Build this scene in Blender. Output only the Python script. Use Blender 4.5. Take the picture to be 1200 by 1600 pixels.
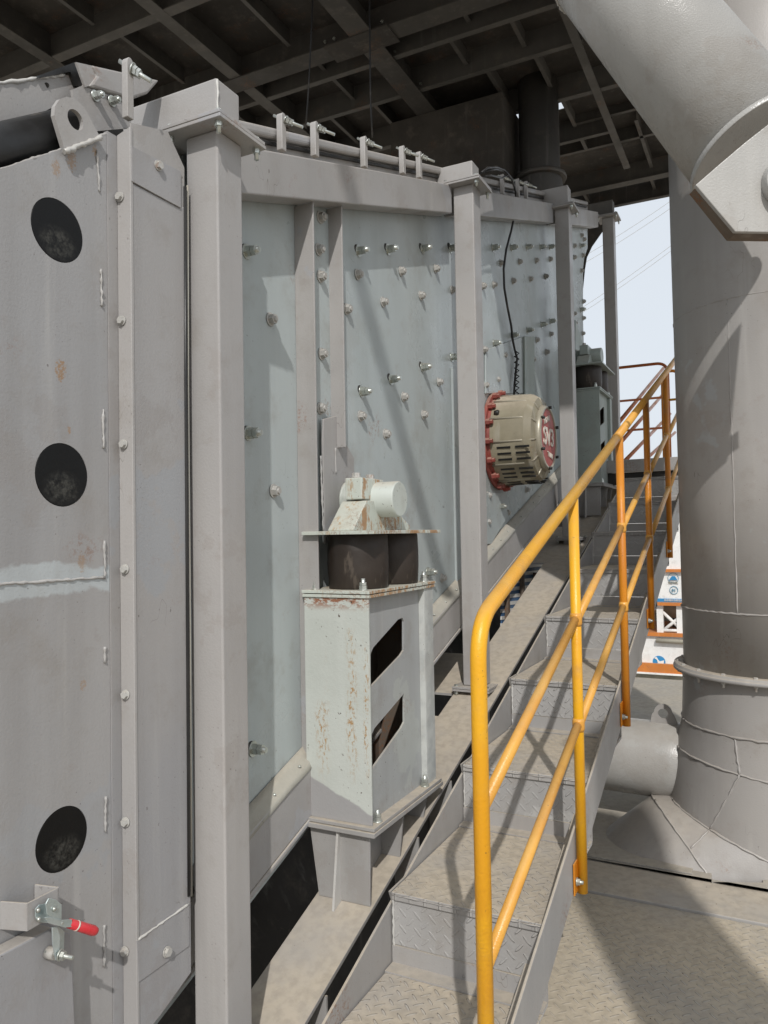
import bpy, bmesh, math, random
from mathutils import Vector, Matrix
random.seed(7)
for o in list(bpy.data.objects): bpy.data.objects.remove(o)
SC = bpy.context.scene
COL = SC.collection

# ------------------------------------------------------------------ camera (X = out of machine side, Y = machine axis, Z up)
AZ, PT, RL, FPX = math.radians(26.7), math.radians(1.65), math.radians(1.0), 1200.0
FW = Vector((-math.sin(AZ)*math.cos(PT), math.cos(AZ)*math.cos(PT), math.sin(PT)))
R0 = Vector((math.cos(AZ), math.sin(AZ), 0))
U0 = Vector((math.sin(AZ)*math.sin(PT), -math.cos(AZ)*math.sin(PT), math.cos(PT)))
RT = R0*math.cos(RL) - U0*math.sin(RL)
UP = R0*math.sin(RL) + U0*math.cos(RL)
cam_d = bpy.data.cameras.new('camera'); cam = bpy.data.objects.new('camera', cam_d); COL.objects.link(cam)
cam.matrix_world = Matrix(((RT.x, UP.x, -FW.x, 0), (RT.y, UP.y, -FW.y, 0), (RT.z, UP.z, -FW.z, 0), (0, 0, 0, 1)))
cam_d.sensor_fit = 'VERTICAL'; cam_d.sensor_height = 32.0; cam_d.lens = 32.0*FPX/1600.0
cam_d.clip_start = 0.05; cam_d.clip_end = 3000
SC.camera = cam

def P(px, py, **k):
    """point of the real plane X=, Y= or Z= that the photo shows at a pixel"""
    cx, cy = (px-600)/FPX, (800-py)/FPX
    r = FW + cx*RT + cy*UP
    (n, v), = k.items()
    return r*(v/r['XYZ'.index(n)])
def project(p):
    d = p.dot(FW); return 600+FPX*p.dot(RT)/d, 800-FPX*p.dot(UP)/d
def PD(px, py, d):
    cx, cy = (px-600)/FPX, (800-py)/FPX
    return (FW + cx*RT + cy*UP)*d

# ------------------------------------------------------------------ light
SUN = Vector((0.053, -0.107, 0.104)).normalized()
SKY_STR, SUN_STR = 0.125, 2.6
w = bpy.data.worlds.new("World"); SC.world = w; w.use_nodes = True
nt = w.node_tree; nt.nodes.clear()
sky = nt.nodes.new('ShaderNodeTexSky'); sky.sky_type = 'NISHITA'; sky.sun_disc = False
sky.sun_elevation = math.asin(SUN.z); sky.sun_rotation = math.atan2(SUN.x, SUN.y)
sky.air_density = 1.0; sky.dust_density = 4.0; sky.ozone_density = 1.0; sky.altitude = 50
bg = nt.nodes.new('ShaderNodeBackground'); bg.inputs[1].default_value = SKY_STR
ou = nt.nodes.new('ShaderNodeOutputWorld')
hz = nt.nodes.new('ShaderNodeMix'); hz.data_type = 'RGBA'; hz.inputs[0].default_value = .88; hz.inputs[7].default_value = (5.95, 6.33, 6.75, 1)   # bright thin overcast haze over the blue
nt.links.new(sky.outputs[0], hz.inputs[6]); nt.links.new(hz.outputs[2], bg.inputs[0]); nt.links.new(bg.outputs[0], ou.inputs[0])
sl = bpy.data.lights.new('sun', 'SUN'); sl.energy = SUN_STR; sl.angle = math.radians(0.65); sl.color = (1.0, 0.975, 0.94)
so = bpy.data.objects.new('sun', sl); COL.objects.link(so); so.location = (0, 0, 30)
so.rotation_euler = SUN.to_track_quat('Z', 'Y').to_euler()
SC.view_settings.view_transform = 'Standard'; SC.view_settings.look = 'None'
SC.view_settings.gamma = 1.0; SC.view_settings.exposure = 0.12
SC.render.engine = 'CYCLES'
SC.cycles.max_bounces = 6; SC.cycles.diffuse_bounces = 4

# ------------------------------------------------------------------ materials
class NT:
    def __init__(s, name):
        s.m = bpy.data.materials.new(name); s.m.use_nodes = True
        s.t = s.m.node_tree; s.t.nodes.clear()
        s.out = s.t.nodes.new('ShaderNodeOutputMaterial'); s.b = s.t.nodes.new('ShaderNodeBsdfPrincipled')
        s.t.links.new(s.b.outputs[0], s.out.inputs[0])
        s.tc = s.t.nodes.new('ShaderNodeTexCoord'); s.geo = s.t.nodes.new('ShaderNodeNewGeometry')
    def n(s, ty, **k):
        x = s.t.nodes.new(ty)
        for a, b in k.items(): setattr(x, a, b)
        return x
    def put(s, sock, v):
        if hasattr(v, 'is_output') or isinstance(v, bpy.types.NodeSocket): s.t.links.new(v, sock)
        else: sock.default_value = v
    def math(s, op, a, b=0.0, c=None, clamp=False):
        x = s.n('ShaderNodeMath', operation=op); x.use_clamp = clamp
        s.put(x.inputs[0], a); s.put(x.inputs[1], b)
        if c is not None: s.put(x.inputs[2], c)
        return x.outputs[0]
    def noise(s, scale, det=3, vec=None, stretch=None, rough=.55, off=0.0):
        mp = s.n('ShaderNodeMapping'); s.t.links.new(vec or s.tc.outputs['Object'], mp.inputs[0])
        mp.inputs['Location'].default_value = (off, off*.7, off*1.3)
        if stretch: mp.inputs['Scale'].default_value = stretch
        x = s.n('ShaderNodeTexNoise'); x.inputs['Scale'].default_value = scale; x.inputs['Detail'].default_value = det
        x.inputs['Roughness'].default_value = rough
        s.t.links.new(mp.outputs[0], x.inputs['Vector']); return x.outputs['Fac']
    def ramp(s, v, a, b, lo=0.0, hi=1.0):
        x = s.n('ShaderNodeMapRange'); x.clamp = True; x.interpolation_type = 'SMOOTHSTEP'
        s.put(x.inputs[0], v); x.inputs[1].default_value = a; x.inputs[2].default_value = b
        x.inputs[3].default_value = lo; x.inputs[4].default_value = hi; return x.outputs[0]
    def mix(s, f, a, b):
        x = s.n('ShaderNodeMix', data_type='RGBA'); s.put(x.inputs[0], f)
        for i, v in ((6, a), (7, b)):
            if isinstance(v, tuple): x.inputs[i].default_value = (*v, 1)
            else: s.t.links.new(v, x.inputs[i])
        return x.outputs[2]
    def bump(s, h, dist, strength=1.0, nrm=None):
        x = s.n('ShaderNodeBump'); x.inputs['Strength'].default_value = strength; x.inputs['Distance'].default_value = dist
        s.t.links.new(h, x.inputs['Height'])
        if nrm: s.t.links.new(nrm, x.inputs['Normal'])
        return x.outputs[0]
    def sep(s, v):
        x = s.n('ShaderNodeSeparateXYZ'); s.t.links.new(v, x.inputs[0]); return x.outputs

RUSTC = (0.20, 0.075, 0.022); DUSTC = (0.47, 0.405, 0.315)
def paint(name, c1, c2, rough=.45, rust=0.0, dust=.6, streak=.10, peel=.0006, patch=1.3, chips=.5, dustc=DUSTC, metal=0.0, tread=None, seed=0.0, patchc=None, band=None, ruststreak=0.0, spots=(), facerust=0.0):
    if 'under' not in name and 'duct' not in name and 'white' not in name: c1 = tuple(min(.8, v*k) for v, k in zip(c1, (1.09, 1.10, 1.105))); c2 = tuple(min(.8, v*k) for v, k in zip(c2, (1.09, 1.10, 1.105)))
    g = NT(name)
    n1 = g.ramp(g.noise(patch, 4, off=seed), .36, .64)
    c = g.mix(n1, c1, c2)
    # hand-brushed touch-up patches
    if patchc:
        pm = g.ramp(g.noise(patch*1.9, 5, off=seed+11, rough=.62), .60, .625)
        c = g.mix(g.math('MULTIPLY', pm, .75), c, patchc)
    if band:   # painted-over weld band at a given object-space height
        z = g.sep(g.tc.outputs['Object'])[2]
        d = g.math('ABSOLUTE', g.math('SUBTRACT', z, band[0]))
        d = g.math('ADD', d, g.math('MULTIPLY', g.math('SUBTRACT', g.noise(7, 5, off=3, rough=.65), .5), band[2]))
        c = g.mix(g.ramp(d, band[1]*1.15, band[1]*.85), c, (0.44, 0.47, 0.48))
    # run marks
    st = g.noise(9, 4, stretch=(1, 1, .07), off=seed+2)
    c = g.mix(g.ramp(st, .45, .75, 0, streak), c, (0.10, 0.085, 0.07))
    st2 = g.noise(14, 4, stretch=(1, 1, .05), off=seed+31)
    c = g.mix(g.ramp(st2, .56, .8, 0, streak*1.6), c, (0.62, 0.60, 0.56))
    # dirt mottling
    c = g.mix(g.ramp(g.noise(5.5, 6, off=seed+8, rough=.7), .5, .78, 0, .38), c, (0.22, 0.19, 0.155))
    stn = g.math('MULTIPLY', g.ramp(g.noise(2.1, 6, off=seed+51, rough=.72), .57, .60), .22)
    c = g.mix(stn, c, tuple(v*k for v, k in zip(c2, (.80, .72, .66))))
    scn = g.math('ABSOLUTE', g.math('SUBTRACT', g.noise(11, 2, stretch=(1, 1, .5), off=seed+52), .5))
    scm = g.math('MULTIPLY', g.ramp(scn, .0035, .0012), g.ramp(g.noise(2.7, 3, off=seed+53), .60, .66))
    c = g.mix(g.math('MULTIPLY', scm, .55 if chips else 0.0), c, (.09, .075, .06))
    # tiny chips
    if chips:
        ch = g.math('MULTIPLY', g.ramp(g.noise(95, 2, off=seed+5), .70, .73), g.ramp(g.noise(4, 2, off=seed+6), .5, .6))
        c = g.mix(g.math('MULTIPLY', ch, chips), c, (0.06, 0.04, 0.03))
    if rust:
        r1 = g.ramp(g.noise(3.2, 3, off=seed+4), .62-.25*rust, .75-.2*rust)
        r2 = g.ramp(g.noise(75, 5, off=seed+9, rough=.8), .49, .60)
        rm = g.math('MULTIPLY', r1, r2)
        c = g.mix(g.math('MULTIPLY', rm, min(1, .55+.4*rust)), c, RUSTC)
    if ruststreak:
        r1 = g.ramp(g.noise(7.5, 3, stretch=(1, 1, .10), off=seed+14), .52, .62)
        r2 = g.ramp(g.noise(60, 4, stretch=(1, 1, .35), off=seed+15, rough=.75), .50, .60)
        rm = g.math('MULTIPLY', r1, r2)
        c = g.mix(g.math('MULTIPLY', rm, ruststreak), c, (0.36, 0.19, 0.055))
    if facerust:
        nx_ = g.sep(g.geo.outputs['Normal'])[0]
        fr = g.math('MULTIPLY', g.ramp(nx_, .5, .9), g.ramp(g.noise(17, 5, stretch=(1, 1, .45), off=seed+61, rough=.75), .47, .58))
        c = g.mix(g.math('MULTIPLY', fr, facerust), c, g.mix(g.noise(60, 4, off=seed+62), (.22, .09, .03), (.46, .25, .09)))
    for (sy, sz_, rad, stren) in spots:
        o_ = g.sep(g.tc.outputs['Object'])
        dy_ = g.math('DIVIDE', g.math('SUBTRACT', o_[1], sy), rad*.75); dz_ = g.math('DIVIDE', g.math('SUBTRACT', o_[2], sz_), rad*1.35)
        q_ = g.math('ADD', g.math('POWER', g.math('ABSOLUTE', dy_), 2.0), g.math('POWER', g.math('ABSOLUTE', dz_), 2.0))
        thr = g.math('ADD', g.noise(120, 5, off=seed+41, rough=.8), g.ramp(q_, 1.0, 0.0, -.30, .10))
        c = g.mix(g.math('MULTIPLY', g.ramp(thr, .50, .60), stren), c, (.30, .165, .06))
    rg = g.ramp(g.noise(3, 4, off=seed+1), .3, .7, max(.05, rough-.10), min(1, rough+.14))
    nz = g.sep(g.geo.outputs['Normal'])[2]
    if dust:
        dm = g.math('MULTIPLY', g.ramp(nz, .45, .92), g.ramp(g.noise(2.6, 6, off=seed+3, rough=.65), .28, .60, .45, 1.0))
        dm = g.math('MULTIPLY', dm, dust)
        dc = g.mix(g.ramp(g.noise(30, 4, off=seed+7), .35, .7), dustc, tuple(v*.80 for v in dustc))
        sp = g.math('MULTIPLY', g.ramp(g.noise(70, 2, off=seed+17), .70, .73), g.ramp(g.noise(6, 2, off=seed+18), .5, .62))
        dc = g.mix(g.math('MULTIPLY', sp, .8), dc, (0.10, 0.07, 0.045))
        c = g.mix(dm, c, dc)
        rg = g.math('ADD', rg, g.math('MULTIPLY', dm, .4), clamp=True)
    g.t.links.new(c, g.b.inputs['Base Color']); g.put(g.b.inputs['Roughness'], rg)
    g.b.inputs['Metallic'].default_value = metal
    nrm = g.bump(g.noise(150, 3, off=seed), peel, 1.0)
    nrm = g.bump(g.noise(3.5, 2, off=seed), .0045, .35, nrm)
    if tread:
        base_c = c
        o = g.sep(g.tc.outputs['Object']); U = g.math('MULTIPLY', o[tread[0]], 1/.052); V = g.math('MULTIPLY', o[tread[1]], 1/.052)
        hs = []
        for (ou_, ov, sg) in ((0, 0, 1), (.5, .5, -1)):
            fu = g.math('SUBTRACT', g.math('FRACT', g.math('ADD', U, ou_+50)), .5)
            fv = g.math('SUBTRACT', g.math('FRACT', g.math('ADD', V, ov+50)), .5)
            a = g.math('ADD', fu, g.math('MULTIPLY', fv, sg)); b = g.math('SUBTRACT', fu, g.math('MULTIPLY', fv, sg))
            d = g.math('ADD', g.math('POWER', g.math('ABSOLUTE', g.math('DIVIDE', a, .50)), 2.0), g.math('POWER', g.math('ABSOLUTE', g.math('DIVIDE', b, .11)), 2.0))
            hs.append(g.ramp(d, 1.15, .55))
        h = g.math('MAXIMUM', hs[0], hs[1])
        wear = g.ramp(g.noise(2.2, 4, off=seed+21), .35, .65, .25, 1.0)
        nrm = g.bump(g.math('MULTIPLY', h, wear), .0042, 1.0, nrm)
        g.t.links.new(g.mix(g.math('MULTIPLY', g.math('MULTIPLY', h, wear), .35), base_c, (.46, .45, .43)), g.b.inputs['Base Color'])   # lug tops rubbed clean
    g.t.links.new(nrm, g.b.inputs['Normal'])
    return g.m

M = {}
M['grey'] = paint('warm grey frame paint', (.335, .318, .305), (.30, .288, .28), rough=.42, patchc=(.345, .35, .365), streak=.09, rust=.10)
M['greyB'] = paint('warm grey post paint', (.345, .328, .315), (.315, .302, .294), rough=.40, streak=.10, seed=5, patch=.9)
M['panel'] = paint('housing panel paint', (.315, .303, .296), (.288, .282, .282), rough=.38, patchc=(.30, .315, .345), seed=9, rust=.25, streak=.16, band=(1.30, .030, .075))
M['panelB'] = paint('housing side paint', (.30, .288, .282), (.275, .27, .275), rough=.36, patchc=(.31, .32, .335), seed=19, rust=.03, streak=.12)
M['wall'] = paint('blue grey screen plate paint', (.375, .408, .405), (.342, .376, .375), rough=.33, seed=2, streak=.08, rust=.02, patch=.8, dust=.5)
M['mint'] = paint('pale mint primer', (.47, .51, .475), (.43, .475, .445), rough=.5, seed=6, rust=.35, ruststreak=.75, streak=.12, chips=.9)
M['mintR'] = paint('rusting pale mint primer', (.50, .53, .48), (.46, .49, .44), rough=.5, seed=4, rust=.75, ruststreak=.8, chips=1.0, facerust=.85)
M['mintC'] = paint('clean pale mint primer', (.45, .48, .445), (.41, .44, .41), rough=.45, seed=71, rust=.22, streak=.10, chips=.8)
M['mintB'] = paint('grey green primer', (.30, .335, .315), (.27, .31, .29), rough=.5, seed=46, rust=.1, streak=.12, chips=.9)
def pedfront():
    g = NT('rust streaked mint front plate')
    o = g.sep(g.tc.outputs['Object']); X, Z = o[0], o[2]
    c = g.mix(g.ramp(g.noise(2.2, 4), .4, .6), (.50, .525, .49), (.45, .475, .44))
    c = g.mix(g.ramp(g.noise(16, 4, stretch=(1, 1, .05)), .45, .75, 0, .35), c, (.58, .60, .57))
    fine = g.ramp(g.noise(85, 4, stretch=(1, 1, .45), rough=.8), .50, .60)
    m = None
    for cx, wd in ((-.062, .026), (.060, .020), (.115, .010)):
        d = g.math('DIVIDE', g.math('SUBTRACT', X, g.math('ADD', g.math('MULTIPLY', g.math('SUBTRACT', g.noise(4, 3), .5), .03), cx)), wd)
        q = g.ramp(g.math('ABSOLUTE', d), 1.5, .2)
        m = q if m is None else g.math('MAXIMUM', m, q)
    zed = g.math('MULTIPLY', g.ramp(Z, .42, .60), g.ramp(g.noise(3, 2, off=4), .30, .5))
    m = g.math('MULTIPLY', g.math('MULTIPLY', m, fine), zed)
    c = g.mix(g.math('MULTIPLY', m, .95), c, (.36, .20, .06))
    top = g.math('MULTIPLY', g.ramp(Z, 1.045, 1.085), g.ramp(g.noise(30, 4, stretch=(1, 1, 2), rough=.7), .42, .55))
    c = g.mix(g.math('MULTIPLY', top, .9), c, (.25, .085, .03))
    sp = g.math('MULTIPLY', g.ramp(g.noise(70, 3, off=3), .66, .70), g.ramp(g.noise(5, 2, off=6), .42, .6))
    c = g.mix(sp, c, (.07, .045, .03))
    lim = g.math('ADD', g.math('MULTIPLY', X, -.45), .405)
    lim = g.math('ADD', lim, g.math('MULTIPLY', g.math('SUBTRACT', g.noise(9, 3, stretch=(1, 1, .2)), .5), .05))
    low = g.ramp(g.math('SUBTRACT', lim, Z), -.004, .004)
    c = g.mix(low, c, (.32, .315, .315))
    g.t.links.new(c, g.b.inputs['Base Color']); g.put(g.b.inputs['Roughness'], g.ramp(g.noise(5, 3), .3, .7, .38, .6))
    g.t.links.new(g.bump(g.noise(90, 4), .0009, 1.0), g.b.inputs['Normal'])
    return g.m
M['pedF'] = pedfront()
M['pedS'] = paint('grey green pedestal side paint', (.335, .345, .34), (.30, .305, .305), rough=.5, seed=61, rust=.08, streak=.12, patchc=(.40, .42, .40), chips=.9)
M['speck'] = paint('worn speckled pale paint', (.44, .45, .43), (.36, .37, .36), rough=.55, seed=62, patch=16, chips=1.0, streak=.2, rust=.12)
M['gritm'] = paint('dark grit', (.13, .095, .06), (.22, .18, .13), rough=.9, dust=0, patch=40)
M['rim'] = paint('rusty dark rim and recess shade', (.14, .105, .075), (.10, .08, .065), rough=.7, seed=72, rust=.8, dust=.2)
M['beam'] = paint('dusty base beam paint', (.32, .305, .292), (.29, .28, .27), rough=.5, seed=8, rust=.15, dust=.85)
M['stair'] = paint('stair plate paint', (.315, .30, .287), (.285, .275, .268), rough=.45, seed=12, rust=.15, dust=.8)
M['treadH'] = paint('checker plate tread', (.32, .305, .29), (.28, .27, .262), rough=.45, seed=14, dust=1.0, tread=(0, 1))
M['treadV'] = paint('checker plate riser', (.335, .325, .315), (.30, .292, .285), rough=.42, seed=15, tread=(0, 2), patchc=(.42, .415, .40))
M['deck'] = paint('dusty checker plate deck', (.30, .285, .26), (.27, .255, .235), rough=.55, seed=16, dust=1.0, tread=(0, 1), dustc=(.46, .395, .30))
M['deckS'] = paint('dusty smooth deck plate', (.30, .285, .26), (.27, .255, .235), rough=.6, seed=66, dust=.9, dustc=(.42, .375, .305))
M['pipe'] = paint('pipe grey paint', (.325, .305, .287), (.29, .275, .262), rough=.40, seed=20, patchc=(.36, .37, .38), rust=.05, patch=1.0, dust=.35)
M['pipeD'] = paint('glossy diagonal pipe paint', (.38, .368, .348), (.345, .335, .318), rough=.30, seed=23, rust=.06, peel=.0013, patch=1.0, dust=.25)
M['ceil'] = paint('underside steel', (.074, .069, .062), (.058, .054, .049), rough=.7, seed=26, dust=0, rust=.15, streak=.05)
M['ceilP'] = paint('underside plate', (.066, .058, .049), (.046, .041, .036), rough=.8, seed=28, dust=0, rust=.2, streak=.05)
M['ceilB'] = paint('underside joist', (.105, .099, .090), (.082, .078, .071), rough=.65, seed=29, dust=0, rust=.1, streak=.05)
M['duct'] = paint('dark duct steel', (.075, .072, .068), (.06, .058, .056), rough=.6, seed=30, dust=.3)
M['white'] = paint('white cladding', (.78, .77, .74), (.72, .71, .69), rough=.5, seed=33, rust=0, dust=0, streak=.05)
M['orangeF'] = paint('orange plant steel', (.50, .165, .03), (.44, .14, .025), rough=.5, seed=34, dust=.2)
M['weldG'] = paint('grey painted weld bead', (.40, .385, .37), (.33, .32, .31), rough=.4, seed=35, dust=.2)
M['weld'] = paint('painted weld bead', (.50, .485, .46), (.42, .41, .39), rough=.4, seed=35, dust=.2)
M['void'] = paint('dirty steel darkened for shade', (.035, .032, .03), (.025, .024, .022), rough=.85, seed=36, dust=.1)  # near black, so hollows and gaps read as deep shade
M['ground'] = paint('yard ground', (.27, .245, .21), (.22, .20, .175), rough=.9, seed=37, dust=.3, patch=.15)
M['trim'] = paint('dusty rubber skirt', (.34, .325, .28), (.28, .27, .24), rough=.7, seed=38, dust=.4, rust=.0)
M['redp'] = paint('red flange paint', (.27, .055, .042), (.19, .045, .036), rough=.6, seed=39, dust=.6, patch=5, rust=.3)
M['redd'] = paint('faded red disc paint', (.40, .075, .065), (.33, .065, .055), rough=.5, seed=40, dust=.2)
M['iron'] = paint('khaki cast housing', (.275, .245, .175), (.205, .180, .125), rough=.5, seed=41, dust=.9, rust=.25, metal=.0, patch=4, streak=.2)
M['ironL'] = paint('cast housing rim', (.36, .33, .26), (.30, .275, .215), rough=.38, seed=42, dust=.4, metal=.25)
M['galv'] = paint('zinc plated steel', (.56, .58, .55), (.44, .46, .42), rough=.32, seed=43, metal=.75, dust=.4, patch=12, chips=0)
M['zinc'] = paint('bright zinc toggle steel', (.60, .66, .66), (.50, .57, .57), rough=.28, seed=44, metal=.7, dust=.2, patch=12, chips=0)
M['nutp'] = paint('painted nut', (.42, .41, .385), (.36, .35, .33), rough=.45, seed=45, rust=.3, dust=.4, patch=9)
M['grip'] = paint('red vinyl grip', (.62, .035, .045), (.55, .03, .04), rough=.25, seed=47, dust=.1, streak=.02, chips=0)
M['letter'] = paint('raised letter paint', (.62, .57, .50), (.5, .46, .40), rough=.5, seed=48)
M['blue'] = paint('blue sign paint', (.02, .20, .42), (.018, .18, .38), rough=.5, dust=0, streak=0, rust=0, chips=0)
M['blueD'] = paint('dull blue board paint', (.06, .14, .28), (.05, .12, .24), rough=.6, dust=.1)
M['teal'] = paint('teal sign paint', (.05, .22, .32), (.05, .20, .30), rough=.5, dust=0, streak=0, rust=0, chips=0)
M['hopper'] = paint('stained concrete hopper', (.30, .28, .22), (.20, .19, .15), rough=.8, dust=0, patch=2)
M['cable'] = paint('black cable sheath', (.016, .016, .017), (.02, .02, .02), rough=.45, dust=.1, streak=0, chips=0)
def yellow(name, a, b, seed):
    return paint(name, a, b, rough=.36, seed=seed, dust=.35, rust=.0, peel=.0010, patch=4, streak=.03, dustc=(.5, .38, .2), chips=.8)
M['yel'] = yellow('yellow rail paint', (.72, .36, .010), (.66, .30, .010), 50)
M['yelD'] = yellow('faded dusty yellow rail paint', (.66, .34, .06), (.58, .27, .04), 51)
M['org'] = yellow('orange yellow rail paint', (.58, .215, .012), (.50, .17, .010), 52)
M['orgR'] = yellow('red orange rail paint', (.40, .11, .02), (.34, .085, .018), 53)
def rubber(name, c1, c2, rough, dusty):
    g = NT(name)
    c = g.mix(g.ramp(g.noise(4, 5, rough=.65), .35, .7), c1, c2)
    sc = g.math('MULTIPLY', g.ramp(g.noise(26, 4, stretch=(1, 1, .3)), .62, .70), dusty)
    c = g.mix(sc, c, (.16, .13, .10))
    g.t.links.new(c, g.b.inputs['Base Color'])
    g.put(g.b.inputs['Roughness'], g.ramp(g.noise(6, 4), .3, .7, rough-.08, rough+.14))
    g.t.links.new(g.bump(g.noise(40, 4), .0008, 1.0), g.b.inputs['Normal'])
    return g.m
M['rubber'] = rubber('brown black spring rubber', (.020, .0135, .010), (.032, .023, .017), .5, .35)
M['black'] = rubber('black rubber sheet', (.010, .010, .010), (.020, .019, .018), .42, .25)
def port_mat():   # glossy rubber disc with dust fallen on its lower part
    g = NT('dusty black porthole rubber')
    z = g.sep(g.tc.outputs['Object'])[2]
    n = g.noise(28, 5, rough=.7)
    return g, z, n
# ------------------------------------------------------------------ mesh kit
class MB:
    def __init__(s): s.bm = bmesh.new()
    def quadbox(s, c8):
        v = [s.bm.verts.new(c) for c in c8]
        for f in ((0, 3, 2, 1), (4, 5, 6, 7), (0, 1, 5, 4), (1, 2, 6, 5), (2, 3, 7, 6), (3, 0, 4, 7)): s.bm.faces.new([v[i] for i in f])
        return s
    def box(s, a, b):
        x0, y0, z0 = a; x1, y1, z1 = b
        return s.quadbox([(x0, y0, z0), (x1, y0, z0), (x1, y1, z0), (x0, y1, z0), (x0, y0, z1), (x1, y0, z1), (x1, y1, z1), (x0, y1, z1)])
    def slope(s, x0, x1, y0, y1, za, zb, sl=None):
        """box whose bottom/top are za,zb at y0 and rise with slope sl along Y"""
        d = (SL if sl is None else sl)*(y1-y0)
        return s.quadbox([(x0, y0, za), (x1, y0, za), (x1, y1, za+d), (x0, y1, za+d), (x0, y0, zb), (x1, y0, zb), (x1, y1, zb+d), (x0, y1, zb+d)])
    def prism(s, pts, ext, holes=()):
        """polygon (3D points, planar) with optional holes, extruded by vector ext"""
        ext = Vector(ext); bm = bmesh.new(); es = []
        for loop in [pts]+list(holes):
            vs = [bm.verts.new(p) for p in loop]
            for i in range(len(vs)): es.append(bm.edges.new((vs[i], vs[(i+1) % len(vs)])))
        if holes: bmesh.ops.triangle_fill(bm, edges=es, use_beauty=True)
        else: bm.faces.new(vs)
        r = bmesh.ops.extrude_face_region(bm, geom=bm.faces[:]+bm.edges[:]+bm.verts[:])
        bmesh.ops.translate(bm, vec=ext, verts=[e for e in r['geom'] if isinstance(e, bmesh.types.BMVert)])
        if holes:
            bmesh.ops.dissolve_limit(bm, angle_limit=math.radians(1), verts=bm.verts[:], edges=bm.edges[:])
        bmesh.ops.recalc_face_normals(bm, faces=bm.faces[:])
        me = bpy.data.meshes.new('t'); bm.to_mesh(me); bm.free(); s.bm.from_mesh(me); bpy.data.meshes.remove(me)
        return s
    def ringsweep(s, rings, cap=True, closed=False):
        vr = [[s.bm.verts.new(p) for p in r] for r in rings]; n = len(vr[0])
        for i in range(len(vr)-1):
            for j in range(n): 
                f = s.bm.faces.new((vr[i][j], vr[i][(j+1) % n], vr[i+1][(j+1) % n], vr[i+1][j])); f.smooth = True
        if cap:
            s.bm.faces.new(vr[0][::-1]); s.bm.faces.new(vr[-1])
        return s
    def tube(s, pts, r, seg=14, cap=True):
        pts = [Vector(p) for p in pts]; rings = []; u = None
        for i, p in enumerate(pts):
            d = ((pts[min(i+1, len(pts)-1)]-p).normalized() if i < len(pts)-1 else Vector()) + ((p-pts[max(i-1, 0)]).normalized() if i else Vector())
            d.normalize()
            if u is None:
                u = d.orthogonal().normalized()
            u = (u-d*u.dot(d)).normalized(); v = d.cross(u)
            rr = r[i] if isinstance(r, (list, tuple)) else r
            rings.append([p+rr*(math.cos(2*math.pi*k/seg)*u+math.sin(2*math.pi*k/seg)*v) for k in range(seg)])
        return s.ringsweep(rings, cap)
    def cyl(s, a, b, r, r2=None, seg=24):
        return s.tube([a, b], [r, r if r2 is None else r2], seg)
    def lathe(s, a, axis, prof, seg=40):
        """profile [(distance along axis, radius)]"""
        a = Vector(a); d = Vector(axis).normalized(); u = d.orthogonal().normalized(); v = d.cross(u)
        return s.ringsweep([[a+d*t+max(r, 1e-4)*(math.cos(2*math.pi*k/seg)*u+math.sin(2*math.pi*k/seg)*v) for k in range(seg)] for t, r in prof])
    def hex(s, a, d, L, r, seg=6):
        d = Vector(d).normalized(); a = Vector(a)
        return s.flat(lambda: s.tube([a, a+d*L], r, 6))
    def flat(s, fn):
        s.bm.faces.ensure_lookup_table(); k = len(s.bm.faces); fn(); s.bm.faces.ensure_lookup_table()
        for f in s.bm.faces[k:]: f.smooth = False
        return s
    def bolt(s, a, d, r=.018, kind='long'):
        a = Vector(a); d = Vector(d).normalized()
        s.cyl(a, a+d*.004, r*1.35, seg=16)
        if kind == 'long':
            s.hex(a+d*.004, d, r*1.0, r); s.hex(a+d*(.005+r*1.0), d, r*.8, r*.92); s.cyl(a, a+d*(r*2.75), r*.52, seg=10)
        elif kind == 'nut':
            s.hex(a+d*.004, d, r*.95, r); s.cyl(a, a+d*(r*1.55), r*.55, seg=10)
        else:
            s.hex(a+d*.004, d, r*.7, r)
        return s
    def weld(s, pts, r, step=.012, jit=.35, rnd=random.Random(3)):
        q = []
        for a, b in zip(pts, pts[1:]):
            a = Vector(a); b = Vector(b); n = max(2, int((b-a).length/step))
            for i in range(n): q.append(a+(b-a)*i/n + Vector([rnd.uniform(-1, 1)*r*.35 for _ in range(3)]))
        q.append(Vector(pts[-1]))
        return s.tube(q, [r*(1+rnd.uniform(-jit, jit)) for _ in q], 6)

WO = {}
def worldof(o): return WO.get(o.name, Vector((0, 0, 0)))
def put(name, mb, mat, parent=None, bevel=.0, base=None, seg=2):
    bm = mb.bm
    bmesh.ops.recalc_face_normals(bm, faces=bm.faces[:])
    org = worldof(parent) if parent else (Vector(base) if base is not None else None)
    if org is None:
        xs = [v.co for v in bm.verts]
        org = Vector(((min(v.x for v in xs)+max(v.x for v in xs))/2, (min(v.y for v in xs)+max(v.y for v in xs))/2, min(v.z for v in xs)))
    bmesh.ops.translate(bm, vec=-org, verts=bm.verts[:])
    me = bpy.data.meshes.new(name); bm.to_mesh(me); bm.free()
    if isinstance(mat, str): me.materials.append(M[mat])
    else: me.materials.append(mat)
    o = bpy.data.objects.new(name, me); COL.objects.link(o)
    if parent: o.parent = parent
    else: o.location = org
    WO[o.name] = org
    if bevel:
        m = o.modifiers.new('bevel', 'BEVEL'); m.width = bevel; m.segments = seg; m.limit_method = 'ANGLE'; m.angle_limit = math.radians(40); m.harden_normals = False
    return o
def tag(o, label, cat, group=None):
    o['label'] = label; o['category'] = cat
    if group: o['group'] = group
    return o
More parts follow.
